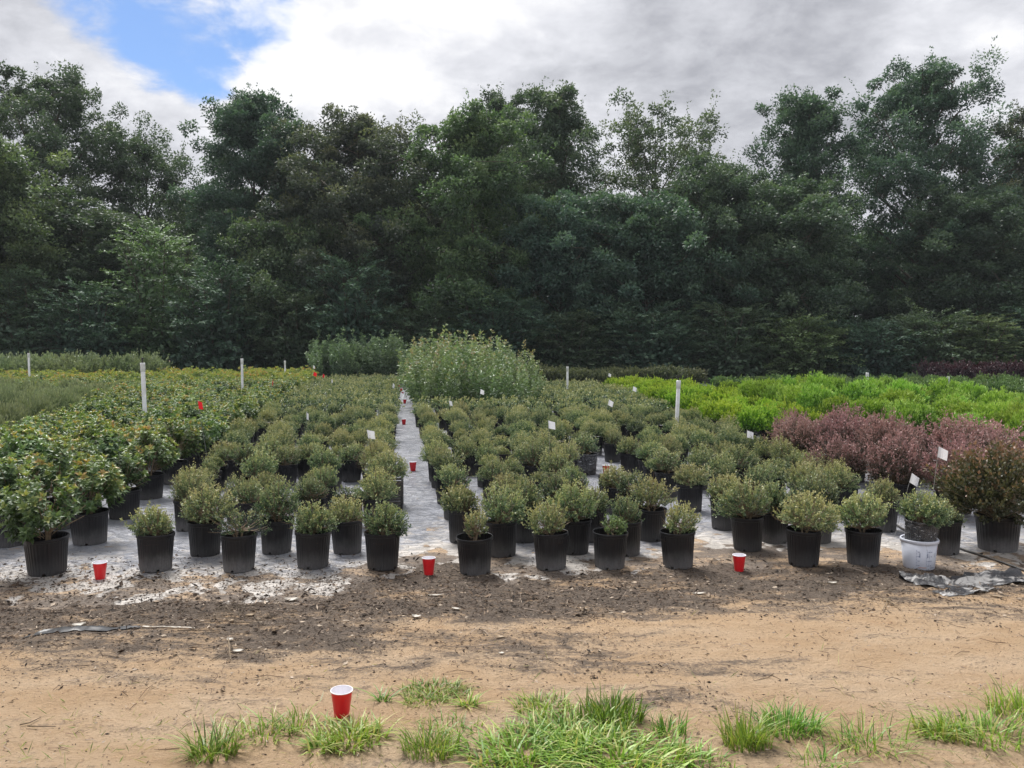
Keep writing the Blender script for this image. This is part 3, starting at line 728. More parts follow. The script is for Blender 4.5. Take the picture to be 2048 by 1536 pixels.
ORD = 'first second third fourth fifth sixth seventh eighth ninth tenth eleventh twelfth thirteenth fourteenth fifteenth sixteenth seventeenth eighteenth nineteenth twentieth'.split()
for tens, word in (('twenty', 'twentieth'), ('thirty', 'thirtieth'), ('forty', 'fortieth'), ('fifty', 'fiftieth')): ORD += [tens + '-' + ORD[q] for q in range(9)] + [{'twenty': 'thirtieth', 'thirty': 'fortieth', 'forty': 'fiftieth', 'fifty': 'sixtieth'}[tens]]
GH = 'small-leaved shrubs in black pots on the plastic'

# ---- hand-placed small-leaved shrubs: base pixel, prototype, scale, label
HAND = [
    (303, 1155, HOLLY[0], .92, 'rounded grey-green shrub in dusty black pot on sheet corner, cup beside it'),
    (472, 1153, HOLLY_SPARSE, 1.0, 'thin sparse shrub with green weed sharing its grey dusty pot'),
    (621, 1148, HOLLY[5], .95, 'grey-green shrub with one long bare twig reaching out of its front-row pot'),
    (762, 1150, HOLLY[1], .92, 'round bushy grey-green front-row shrub at the corner of the cup path'),
    (404, 1121, HOLLY[3], 1.02, 'yellow-tinged bushy shrub behind the corner pot and the sparse weedy pot'),
    (548, 1116, HOLLY[6], 1.0, 'full dark green round shrub between the sparse pot and the twiggy pot'),
    (692, 1117, HOLLY[4], .86, 'small upright shrub just behind the gap of the two pots at path corner'),
    (372, 1070, HOLLY[2], .95, 'bluish shrub tucked behind the yellow-tinged bushy one'),
    (492, 1076, HOLLY[7], .9, 'shrub whose black pot holds a white stake and a tan tag'),
    (618, 1066, HOLLY[1], .85, 'rounded shrub in second line behind the full dark green shrub'),
    (696, 1062, HOLLY_SPARSE, .85, 'thin pale green shrub showing bare soil in its pot'),
    (752, 1064, HOLLY[6], .9, 'yellowish bushy shrub in front of the slatted black crate'),
    (950, 1157, HOLLY_SMALL, 1.0, 'small narrow shrub in front-row pot, first beside the cup path'),
    (1103, 1150, HOLLY_CONE, .92, 'cone-shaped grey-green shrub in front-row pot on plastic'),
    (1221, 1146, HOLLY_TINY, 1.0, 'tiny bright green seedling shrub in a big black pot'),
    (1360, 1145, HOLLY_MED, 1.0, 'compact small shrub in lone front-row pot beside the soil-filled gap'),
    (1003, 1123, HOLLY[2], .95, 'tall full shrub behind the narrow little shrub, bare twig sticking out'),
    (1150, 1118, HOLLY[6], .98, 'broad shrub behind the cone-shaped one'),
    (1253, 1121, HOLLY_CONE, .85, 'airy pale shrub behind the tiny bright green seedling'),
    (924, 1095, HOLLY[0], .95, 'full shrub at the cup path edge, second pot along that edge'),
    (1047, 1093, HOLLY[4], 1.0, 'dense shrub in broad black pot, second line behind the front row'),
    (1304, 1091, HOLLY_SPIKY, 1.0, 'tall spiky-topped shrub behind the compact lone one'),
    (1186, 1092, HOLLY[0], .9, 'shrub in black pot crowded between the broad shrub and the airy one'),
    (1222, 1012, HOLLY_MED, .58, 'little shrub in open black pot hiding a red cup behind it'),
    (1262, 1058, HOLLY_MED, 1.0, 'small shrub behind the spiky-topped one, next to the bare plastic'),
    (910, 1048, HOLLY_MED, 1.05, 'smallish shrub at the cup path edge, third pot along that edge'),
    (1613, 1140, HOLLY[3], 1.0, 'broad yellow-green shrub in front-row pot with twisted bare stem'),
    (1733, 1140, HOLLY[1], 1.03, 'big round green shrub in leaning front-row pot near white bucket'),
    (1500, 1111, HOLLY[6], .97, 'wide dense shrub standing behind a red cup'),
    (1552, 1095, HOLLY[0], 1.0, 'shrub right behind the wide dense one'),
    (1452, 1068, HOLLY[7], 1.0, 'bluish shrub whose wide pot stands by the bare plastic gap'),
    (1383, 1031, HOLLY[5], .93, 'neat round shrub in tall black pot on the bed corner by the gap'),
    (1640, 1094, HOLLY[2], 1.0, 'tall grey-green shrub behind the broad yellow-green one'),
    (1772, 1072, HOLLY[7], .92, 'low shrub carrying a white flag, beside the purple shrubs'),
    (1896, 1118, HOLLY[5], .8, 'shrub in black pot standing right behind the white bucket'),
    (1336, 1001, HOLLY[4], 1.0, 'shrub in black pot at the gap edge, behind the neat round one'),
    (1298, 972, HOLLY[5], 1.0, 'wide shrub overhanging its pot at the bare plastic gap'),
    (1262, 955, HOLLY[0], .95, 'grey-green shrub, pot half hidden, far up the bare plastic gap'),
    (1226, 930, HOLLY[4], .8, 'small shrub in black pot closing the end of the plastic gap'),
]
taken = []
for (px, py, pr, s, lab) in HAND:
    x, y = gp(px, py - 3); y += 0.10; x = at_dist(px, y)       # pixel marks the front of the pot's foot
    taken.append((x, y))
    potted('potted_holly', lab, 'potted shrub', GH, (x, y), pr, (s, s, s), lean=0.035)
# wrapped pots, the crate and the bucket keep their room too
WRAP = [(650, 945, 'white-rimmed'), (735, 840, ''), (1172, 908, ''), (955, 857, ''), (1215, 818, '')]
wrap_spots = []
for px, py, _ in WRAP:
    x, y = gp(px, py, 0.26); wrap_spots.append((x, y)); taken.append((x, y))
crate_spot = gp(774, 962, 0.27); taken.append(crate_spot)
taken += [(1.16, 10.1), (1.12, 9.5)]
bucket_spot = gp(1851, 1141); bucket_spot = (bucket_spot[0], bucket_spot[1] + 0.1); taken.append(bucket_spot)


def pl(pts): return lambda y: float(np.interp(y, [p[0] for p in pts], [p[1] for p in pts]))


A_R = lambda y: -3.2 - 0.165 * (y - 5.75)
B_L = pl([(5.8, -2.5), (8, -3.0), (12, -3.85), (14, -4.2), (34, -7.45)])
B_R = lambda y: -0.99 - 0.135 * (y - 5.88)
C_L = lambda y: -0.30 - 0.134 * (y - 5.78)
C_R = pl([(5.9, 1.15), (8.6, 0.98), (10.8, 0.95), (11.4, 1.0), (12.0, 1.15), (18, 1.0)])
D_L = pl([(6.0, 1.95), (6.44, 1.85), (8, 1.72), (9.7, 1.6), (11.4, 1.45), (18, 1.35), (19, 0.75), (32, -0.9)])
D_R = pl([(6.0, 2.8), (7, 3.05), (10, 3.15), (15, 3.05), (26, 2.55), (30, 2.4)])
spots = []
for bed, (xl, xr, y0, y1) in {'B': (B_L, B_R, 7.02, 31.5), 'C': (C_L, C_R, 7.05, 17.9), 'D': (D_L, D_R, 7.0, 27.5)}.items():
    for (x, y, r, k) in fill(xl, xr, y0, y1, 0.51, 0.46, taken=taken, rmin=0.39, jit=0.06):
        nk = int(round((xr(y) - xl(y)) / 0.51)); spots.append((y, x, bed, r, k, nk))
spots.sort()
NEAR_H = 300 - len(HAND) - 7
side = {'B': 'the cup path and the broad-leaved shrubs', 'C': 'the cup path and the bare plastic gap', 'D': 'the bare plastic gap and the lime shrubs'}
for i, (y, x, bed, r, k, nk) in enumerate(spots[:NEAR_H]):
    if bed == 'C': kk = k
    elif bed == 'B': kk = nk - k
    else: kk = k
    if 0 <= kk < 20:
        lab = 'grey-green shrub in the %s row, %s pot from the %s' % (ORD[r + 2], ORD[kk], {'B': 'cup path, broad-leaf side', 'C': 'cup path, plastic-gap side', 'D': 'plastic gap, purple-shrub side'}[bed])
    else:
        lab = 'clipped shrub deep in the bed between %s' % side[bed]
    s = rnd.uniform(0.70, 1.0)
    potted('potted_holly', lab, 'potted shrub', GH, (x, y), HOLLY[rnd.randrange(8)], (s, s, s * rnd.uniform(0.92, 1.08)), full=y < 10.5, lean=0.035)
far_mass('far_holly_rows', 'grey-green clipped shrubs massed at the far ends of the beds', 'shrubs', [(q[1], q[0]) for q in spots[NEAR_H:]], HOLLY_FAR, 'holly_leaf')

# ---- broad-leaved shrubs (bed by the outer edge)
GC = 'broad-leaved shrubs with reddish young leaves'
CH = [(85, 1161, CLEY[1], .94, 'glossy broad-leaved shrub in dusty grey-black pot beside a red cup'),
      (172, 1098, CLEY[0], .94, 'broad-leaved shrub with twin bare stems rising from its pot'),
      (242, 1046, CLEY[4], .9, 'broad-leaved shrub hanging low over its rim, third along the bed edge'),
      (294, 1006, CLEY[5], 1.0, 'broad-leaved shrub with lime shoots, fourth along the bed edge'),
      (344, 976, CLEY[2], .95, 'bushy broad-leaved shrub, fifth along the bed edge'),
      (380, 951, CLEY[3], .9, 'broad-leaved shrub behind the lime-shooted one, sixth along the edge'),
      (15, 1102, CLEY[3], .95, 'broad-leaved shrub behind the dusty front pot, at the bed corner'),
      (112, 1068, CLEY[2], 1.0, 'broad-leaved shrub squeezed behind the twin-stemmed one')]
ct = []
for (px, py, pr, s, lab) in CH:
    x, y = gp(px, py - 3); y += 0.12; x = at_dist(px, y); ct.append((x, y))
    potted('potted_broadleaf', lab, 'potted shrub', GC, (x, y), pr, (s, s, s), pot_s=(1.16, 1.16, 1.0), lean=0.035)
A_L = pl([(5.8, -5.6), (9.5, -5.9), (20, -8.9), (21, -18), (30, -20)])
cs = sorted([(y, x, r, k) for (x, y, r, k) in fill(A_L, A_R, 6.9, 30.0, 0.54, 0.48, taken=ct, rmin=0.42)])
NEAR_C = 288
for i, (y, x, r, k) in enumerate(cs[:NEAR_C]):
    s = rnd.uniform(0.80, 1.0)
    e = A_R(y) - x
    nk = int(round((A_R(y) - A_L(y)) / 0.54)); kk = nk - k
    if 0 <= kk < 58: lab = 'broad-leaved shrub in the %s row behind the corner pot, %s from the bed edge' % (ORD[r + 1], ORD[kk])
    elif e < 0.3: lab = 'broad-leaved shrub on the bed edge facing the small grey-green shrubs'
    elif y < 10: lab = 'broad-leaved shrub among the front rows inside the broad-leaved bed'
    elif e < 1.5: lab = 'broad-leaved shrub just inside the bed edge, past the fifth row'
    else: lab = 'broad-leaved shrub in the deep middle of its bed near the feathery shrubs'
    potted('potted_broadleaf', lab, 'potted shrub', GC, (x, y), CLEY[rnd.randrange(6)], (s, s, s * rnd.uniform(0.93, 1.05)), pot_s=(1.16, 1.16, 1.0), full=y < 10.5, lean=0.035)
far_mass('far_broadleaf_rows', 'broad-leaved shrubs massed behind the feathery shrubs toward the trees', 'shrubs', [(q[1], q[0]) for q in cs[NEAR_C:]], CLEY_FAR, 'cleyera_leaf', 1.15)

# ---- the other blocks
def block(name, label, cat, group, xl, xr, y0, y1, sx, sy, protos, s=1.0, keep=lambda x, y: True, sfun=lambda x, y: 1.0, jit=0.06, full=False, pot_s=(1.1, 1.1, 1.0), var=0.1, labels=None, taken=(), rmin=0.4):
    n = 0
    for (x, y, r, k) in fill(xl, xr, y0, y1, sx, sy, keep=keep, jit=jit, taken=taken, rmin=rmin):
        q = s * sfun(x, y) * rnd.uniform(1 - var, 1 + var)
        lab = labels(x, y, r, k) if labels else label
        potted(name, lab, cat, group, (x, y), protos[rnd.randrange(len(protos))], (q, q, q * rnd.uniform(0.95, 1.05)), pot_s=pot_s, full=full); n += 1
    COUNT[name] = n


# reddish shrubs by the corner of the plastic
GL = 'reddish purple shrubs'
LH = [(2005, 1112, LORO_GREEN, 1.0, 'dark green shrub with reddish top in black pot at the plastic edge'),
      (1690, 1010, LORO[1], .80, 'reddish shrub with green underside standing apart before the purple mass'),
      (1600, 958, LORO[3], .92, 'big dusty-pink shrub at the corner next to the lime shrubs'),
      (1800, 1030, LORO[2], .86, 'purple shrub on bare crooked stem above a tilted black pot'),
      (1915, 1042, LORO[3], .9, 'purple shrub behind the tall white flag')]
lt = []
for (px, py, pr, s, lab) in LH:
    x, y = gp(px, py - 3); y += 0.13; x = at_dist(px, y); lt.append((x, y))
    potted('potted_purple_shrub', lab, 'potted shrub', GL, (x, y), pr, (s, s, s), pot_s=(1.3, 1.3, 1.05), lean=0.03)
block('potted_purple_shrub', 'purple-leaved shrub in the crowded mass before the bright green globes', 'potted shrub', GL,
      pl([(7.4, 4.5), (8.5, 4.1), (10, 3.9), (11.6, 3.7)]), lambda y: 7.6, 7.6, 11.6, 0.80, 0.72, LORO, 0.92, keep=lambda x, y: y < 12.2 - (x - 3.6) * 1.15, full=False, labels=lambda x, y, r, k: 'dusty purple shrub, %s row of the purple block, %s from the grey-green shrubs' % (ORD[r], ORD[k]), pot_s=(1.3, 1.3, 1.05), taken=lt, rmin=0.5)
block('potted_lime_shrub', 'yellow-green shrub in the bed between grey-green shrubs and green globes', 'potted shrub', 'yellow-green shrubs in black pots',
      pl([(12.6, 3.55), (15, 3.5), (26, 3.0)]), pl([(12.6, 4.5), (15, 4.75), (26, 4.9)]), 12.6, 26, 0.62, 0.56, LIME, 1.0, labels=lambda x, y, r, k: 'yellow-green shrub, %s row of the lime bed, %s from the grey-green shrubs' % (ORD[r], ORD[min(k, 9)]))
block('globe_shrub', 'round feathery bright green shrub in the globe-shaped rows', 'potted shrub', 'globe-shaped bright green shrubs',
      pl([(10.2, 6.3), (12.4, 5.5), (14, 5.2), (23, 5.2)]), pl([(10.2, 8.2), (12.4, 8.6), (16, 8.8), (23, 8.4)]), 10.2, 20.5, 0.90, 0.86, GLOBE, 0.98, var=0.14, labels=lambda x, y, r, k: 'round feathery bright green shrub, %s row past the purple shrubs, %s from the lime shrubs' % (ORD[r], ORD[min(k, 9)]))
FE_R = lambda y: A_L(min(y, 20)) - 0.5
block('feathery_shrub', 'grey-green feathery fine-needled shrub beyond the broad-leaved bed', 'potted shrub', 'feathery fine-needled shrubs',
      lambda y: -13.0, FE_R, 9.6, 20.6, 0.72, 0.66, FEATH, 1.0, var=0.2, labels=lambda x, y, r, k: 'feathery fine-needled grey-green shrub, %s row, %s from the broad-leaved bed' % (ORD[r], ORD[max(0, int(round((FE_R(y) - x) / 0.72)))]))
block('silver_shrub', 'tall pale silvery shrub in the block under the trees', 'potted shrub', 'pale silvery shrubs by the trees',
      lambda y: -20.5, pl([(27.5, -12.0), (31, -13.2)]), 28.0, 31.5, 0.8, 0.8, SILVER, 1.0, labels=lambda x, y, r, k: 'tall pale silvery shrub, %s row before the trees, %s from the bare end' % (ORD[r], ORD[max(0, int(round((-12.6 - x) / 0.8)))]))
block('tall_shrub', 'tall upright green shrub in the shoulder-high block beside the cup path', 'potted shrub', 'tall upright shrubs beside the cup path',
      lambda y: C_L(y) + 0.05, pl([(18.6, 0.45), (22, 0.35), (29, -0.2)]), 18.6, 28.5, 0.56, 0.56, TALL, 0.98, var=0.16, sfun=lambda x, y: (0.80 if x > -0.2 else 0.92 if y < 19.8 else 1.0) + 0.06 * math.sin(x * 3 + y * 2.1), labels=lambda x, y, r, k: 'tall upright green shrub, %s row of its block, %s from the cup path' % (ORD[r], ORD[k]))
block('blue_green_shrub', 'tall blue-green shrub in the block at the far end of the path', 'potted shrub', 'tall blue-green shrubs at the path end',
      pl([(32.2, -7.4), (36, -8.2)]), lambda y: B_R(y) + 0.05, 32.2, 35, 0.6, 0.62, BLUE, 1.08, var=0.14, labels=lambda x, y, r, k: 'tall blue-green shrub, %s row of the path-end block, %s from the broad-leaved bed' % (ORD[r], ORD[k]))
block('dark_shrub', 'dark small-leaved shrub in the low row under the trees', 'potted shrub', 'dark low row under the trees',
      lambda y: 0.6, lambda y: 6.2, 28.8, 30.8, 0.6, 0.55, HEDGE, 1.0, labels=lambda x, y, r, k: 'dark small-leaved shrub, %s row under the trees, %s from the tall shrubs' % (ORD[r], ORD[k]))
block('green_shrub', 'low mid-green shrub in the rows behind the bright green globes', 'potted shrub', 'low green rows behind the globes',
      pl([(19.5, 10.0), (25, 6.5), (28, 6.5)]), lambda y: 17.5, 19.5, 27.0, 0.75, 0.7, GROW, 0.9, labels=lambda x, y, r, k: 'low mid-green shrub, %s row past the globes, %s from the globe end' % (ORD[r], ORD[k]))
block('dark_red_shrub', 'blackish red shrub in the dark clump under the trees', 'potted shrub', 'blackish red shrubs under the trees',
      lambda y: 15.0, lambda y: 19.0, 28.0, 30.5, 0.8, 0.8, BLKRED, 1.0, labels=lambda x, y, r, k: 'blackish red shrub, %s row under the trees, %s from the low green rows' % (ORD[r], ORD[k]))

# ------------------------------------------------------------------ wrapped pots, crate, bucket
def film_mesh(r0, r1, h0, h1, seed):
    g = G(); rng = np.random.default_rng(seed)
    prof = [(r0 + (r1 - r0) * t + 0.004, h0 + (h1 - h0) * t) for t in np.linspace(0, 1, 8)]
    g.lathe(prof, 40, rmod=lambda z, a: 0.003 * np.sin(9 * a + 40 * z + seed) + 0.002 * np.sin(17 * a - 60 * z))
    g.lathe([(r1 + 0.0085, h1 - 0.012), (r1 + 0.0105, h1 - 0.004), (r1 + 0.0085, h1 + 0.004)], 40, rmod=lambda z, a: 0.002 * np.sin(11 * a + seed))
    return g.mesh('plastic_wrap', 'cling_film', True)


FILM = film_mesh(0.108, 0.127, 0.06, 0.258, 3)
wl = ['shrub in black pot wound in shiny clear film, beside the weedy gap pots',
      'shrub in film-wrapped pot near a white flag by the cup path',
      'thin shrub on bare stem in film-wrapped pot at the plastic gap',
      'shrub in film-wrapped pot before the tall upright shrubs',
      'shrub in film-wrapped pot under a white flag near the lime shrubs']
for i, (x, y) in enumerate(wrap_spots):
    t = potted('potted_holly', wl[i], 'potted shrub', GH, (x, y), [HOLLY[2], HOLLY[0], HOLLY_CONE, HOLLY[1], HOLLY[4]][i], (0.95,) * 3)
    obj('plastic_wrap', FILM, t, (0, 0, 0.002), i)
    if i == 2:
        t.scale = (1.15, 1.15, 1.0)


def crate():
    x, y = crate_spot
    t = thing('crate_planter', 'shrub growing in a square slatted black plastic crate on the path edge', 'crate', (x, y, surf(x, y) - 0.004), R(6))
    w, h = 0.29, 0.28
    for sx_ in (-1, 1):
        for sy_ in (-1, 1):
            g = G(); g.box((0, 0, h / 2), (0.022, 0.022, h)); obj('corner_post', g.mesh('corner_post', 'black_tube'), t, (sx_ * w / 2, sy_ * w / 2, 0))
    gA = G(); gA.box((0, 0, 0), (w - 0.022, 0.010, 0.019)); mA = gA.mesh('slat', 'black_tube')
    for k in range(9):
        z = 0.02 + k * 0.030
        for a, dx, dy in ((0, 0, -w / 2), (0, 0, w / 2), (PI / 2, -w / 2, 0), (PI / 2, w / 2, 0)):
            obj('slat', mA, t, (dx, dy, z), a)
    g = G(); g.box((0, 0, 0.22), (w - 0.03, w - 0.03, 0.02)); obj('soil', g.mesh('soil', 'potting_soil'), t)
    obj('stem', HOLLY[3][0], t, (0, 0, 0.03)); obj('crown', HOLLY[3][1], t, (0, 0, 0.03))


crate()


def bucket():
    x, y = bucket_spot; z = surf(x, y) - 0.003
    t = thing('bucket', 'white plastic bucket with printed measuring scale, a wrapped pot stuck inside it', 'bucket', (x, y, z), R(20))
    g = G(); g.lathe([(0.0, 0.003), (0.100, 0.0), (0.104, 0.006), (0.122, 0.205), (0.1185, 0.205), (0.101, 0.01), (0.0, 0.012)], 48); obj('body', g.mesh('body', 'bucket_white', True), t)
    g = G(); g.lathe([(0.1215, 0.186), (0.129, 0.188), (0.1305, 0.207), (0.127, 0.213), (0.119, 0.210)], 48); obj('rim', g.mesh('rim', 'bucket_white', True), t)
    def ring_patch(g, a0, a1, z0, z1, lift=0.0012):
        A = np.linspace(a0, a1, max(2, int((a1 - a0) / 0.06) + 1)); V = []
        for q in A:
            for zz in (z0, z1): r = 0.104 + 0.018 * (zz - 0.006) / 0.199 + lift; V.append([r * math.cos(q), r * math.sin(q), zz])
        n = len(A); g.add(V, [[2 * i, 2 * i + 2, 2 * i + 3, 2 * i + 1] for i in range(n - 1)])
    rng = np.random.default_rng(4); A0 = -PI / 2 - R(20)
    g = G()
    for a in (-0.62, -0.02, 0.15, 0.75):
        for k in range(11):
            zz = 0.035 + k * 0.011
            L = 0.10 if k % 3 == 0 else 0.055
            ring_patch(g, A0 + a, A0 + a + L, zz, zz + 0.0022)
            if k % 3 == 0:
                for q in range(3): ring_patch(g, A0 + a + 0.125 + q * 0.03, A0 + a + 0.143 + q * 0.03, zz - 0.002, zz + 0.004)
    for a in (-0.42, 0.04, 0.62): ring_patch(g, A0 + a, A0 + a + 0.035, 0.095, 0.128)
    for k in range(7): ring_patch(g, A0 + 0.30 + k * 0.05, A0 + 0.335 + k * 0.05, 0.018, 0.022)
    obj('printed_scale', g.mesh('printed_scale', 'print_blue'), t)
    g = G()
    for k in range(9): ring_patch(g, A0 - 0.45 + k * 0.055, A0 - 0.41 + k * 0.055, 0.020, 0.0245)
    ring_patch(g, A0 + 0.95, A0 + 1.12, 0.12, 0.165)
    obj('printed_lettering', g.mesh('printed_lettering', 'print_orange'), t)
    # the wrapped pot standing in it
    p = potted('potted_holly', 'leafy shrub in film-wrapped black pot standing in the white bucket', 'potted shrub', GH, (x, y), HOLLY[1], (.92, .92, .88), pot_s=(0.92, 0.92, 0.92), lean=0)
    p.location.z = z + 0.105; p.rotation_euler = (R(2), R(3), 0)
    obj('plastic_wrap', film_mesh(0.100, 0.116, 0.06, 0.238, 5), p, (0, 0, 0.002))
    g = G(); V = []
    for k in range(5):
        a = A0 + 0.15 + k * 0.07; r = 0.134 - 0.002 * k; V += [[r * math.cos(a), r * math.sin(a), 0.215 - 0.028 * k], [r * math.cos(a), r * math.sin(a), 0.19 - 0.022 * k]]
    g.add(V, [[2 * i, 2 * i + 1, 2 * i + 3, 2 * i + 2] for i in range(4)])
    obj('loose_film', g.mesh('loose_film', 'cling_film', True), p, (0, 0, -0.105))


bucket()

# tag in a pot of the second line
x, y = taken[8]
t = thing('plant_tag', 'white stake with tan paper tag stuck in a black pot', 'plant tag', (x - 0.07, y - 0.06, surf(x, y) + Z0))
g = G(); g.box((0, 0, 0.055), (0.018, 0.002, 0.13)); obj('stake', g.mesh('stake', 'pvc_white'), t, rot=(R(-6), R(-4), 0))
g = G(); g.box((0.065, 0.0, 0.035), (0.075, 0.003, 0.045)); obj('paper', g.mesh('paper', 'tag_tan'), t, (0, 0, 0.012), rot=(R(-50), R(-12), R(6)))

# ------------------------------------------------------------------ red cups
def cup_meshes():
    g = G(); h = 0.119
    prof = [(0.0, 0.004), (0.028, 0.003), (0.0305, 0.0), (0.0315, 0.004), (0.0345, 0.03), (0.0352, 0.034), (0.0388, 0.068), (0.0402, 0.071), (0.0445, 0.108), (0.0452, 0.115)]
    g.lathe(prof, 40); a = g.mesh('outer_shell', 'cup_red', True)
    g = G(); g.lathe([(0.0, 0.007), (0.0285, 0.007), (0.0430, 0.108), (0.0442, 0.1155)], 40); b = g.mesh('inner_lining', 'cup_white', True)
    g = G()
    ang = np.linspace(0, 2 * PI, 9)[:-1]; prof = [(0.0462 + 0.0022 * math.cos(q), 0.117 + 0.0022 * math.sin(q)) for q in np.append(ang, ang[0])]
    g.lathe(prof, 40); c = g.mesh('rim', 'cup_white', True)
    return a, b, c


CUPM = cup_meshes()
GU = 'red plastic cups on the ground'
CUPS = [(197, 1163, 'red plastic cup between the broad-leaved corner pot and a rounded grey-green shrub'),
        (857, 1156, 'red plastic cup on soil at the mouth of the plastic path'),
        (1480, 1142, 'red plastic cup on soil before the wide dense shrub'),
        (681, 1441, 'big red plastic cup standing at the edge of the grass'),
        (825, 945, 'red plastic cup alone on the path, second from the soil'),
        (807, 851, 'red plastic cup alone on the path, third from the soil'),
        (809, 808, 'red plastic cup on the path, fourth from the soil'),
        (804, 792, 'red plastic cup on the path, fifth from the soil'),
        (802, 784, 'red plastic cup on the path, sixth from the soil'),
        (797, 775, 'red plastic cup at the very far end of the path')]
for i, (px, py, lab) in enumerate(CUPS):
    x, y = gp(px, py); y += 0.025; x = at_dist(px, y) if i > 3 else x
    t = thing('plastic_cup', lab, 'cup', (x, y, surf(x, y) - 0.003), i * 1.0, GU); t.rotation_euler = (rnd.uniform(-.03, .03), rnd.uniform(-.03, .03), i)
    for n_, m_ in zip(('outer_shell', 'inner_lining', 'rim'), CUPM): obj(n_, m_, t)
x, y = gp(1212, 932, 0.117)
t = thing('plastic_cup', 'red plastic cup peeking over a shrub in the bare plastic gap', 'cup', (x, y, surf(x, y) - 0.003), 0, GU)
for n_, m_ in zip(('outer_shell', 'inner_lining', 'rim'), CUPM): obj(n_, m_, t)

# ------------------------------------------------------------------ white irrigation risers
def riser(px, d, ztop, lab, r=0.024, lean=(0, 0)):
    x = at_dist(px, d)
    t = thing('sprinkler_riser', lab, 'pipe', (x, d, -0.02), 0, 'white irrigation pipes'); t.rotation_euler = (R(lean[0]), R(lean[1]), 0)
    g = G(); g.lathe([(r, 0.0), (r, ztop - 0.05), (r - 0.004, ztop - 0.045)], 16); obj('pipe', g.mesh('pipe', 'pvc_white', True), t)
    g = G(); g.lathe([(r + 0.001, ztop - 0.13), (r + 0.006, ztop - 0.125), (r + 0.006, ztop - 0.02), (r + 0.003, ztop), (0, ztop)], 16); obj('coupling', g.mesh('coupling', 'pvc_white', True), t)
    g = G(); g.lathe([(0.009, ztop), (0.012, ztop + 0.02), (0.007, ztop + 0.03), (0.007, ztop + 0.055), (0.014, ztop + 0.06), (0.012, ztop + 0.075), (0, ztop + 0.078)], 10)
    g.tube([[-0.03, 0, ztop + 0.04], [0.0, 0, ztop + 0.05], [0.028, 0, ztop + 0.066]], 0.005, 5); obj('sprinkler_head', g.mesh('sprinkler_head', 'brass_black'), t)


riser(290, 12.4, 1.36, 'thick white riser pipe between the broad-leaved and the feathery shrubs', 0.030, (0, -1.5))
riser(484, 20, 1.30, 'white riser pipe rising from the broad-leaved bed, the taller of two', 0.028)
riser(570, 26.5, 1.13, 'thin yellowed riser pipe far up the broad-leaved bed', 0.024)
riser(58, 25, 1.38, 'short white riser end showing above the pale silvery shrubs', 0.03)
riser(1135, 23.5, 1.02, 'white riser pipe at the far end of the grey-green bed', 0.03)
riser(1353, 13.4, 1.06, 'leaning white riser pipe in front of the lime shrubs', 0.031, (0, 2.0))
riser(1735, 20.5, 0.95, 'white riser pipe behind the bright green globes', 0.03)
riser(1897, 22, 0.80, 'stub of white riser pipe among the low green rows', 0.03)

# ------------------------------------------------------------------ marker flags
def flag(px, py, d, kind, lab, rz, tilt, size=(0.080, 0.092)):
    """py is the middle of the flag in the photograph, d its distance along the bed it stands in"""
    x = at_dist(px, d); zc = CAM_H - (py - HOR) / FPX * d
    nm = 'red' if kind == 'flag_red' else 'white'
    t = thing('marker_flag', lab, 'flag', (x, d, surf(x, d)), 0, nm + ' marker flags')
    t.rotation_euler = (0, R(tilt), 0)
    top = zc + 0.04
    g = G(); g.tube([[0, 0, 0.0], [0.002, 0.001, top * 0.5], [0, 0, top]], 0.0017, 5); obj('wire', g.mesh('wire', 'wire'), t)
    w, h = size if d > 7.5 else (0.066, 0.078); nx = 5; V = []
    for i in range(nx):
        for j in (0, 1):
            u = i / (nx - 1); V.append([u * w, 0.012 * math.sin(u * 4 + px), top - h * j - 0.10 * w * u * (1 if j == 0 else 0.3) - 0.02 * u])
    g = G(); g.add(V, [[2 * i, 2 * i + 1, 2 * i + 3, 2 * i + 2] for i in range(nx - 1)])
    obj('flag', g.mesh('flag', kind), t, (0, 0, 0), R(rz))


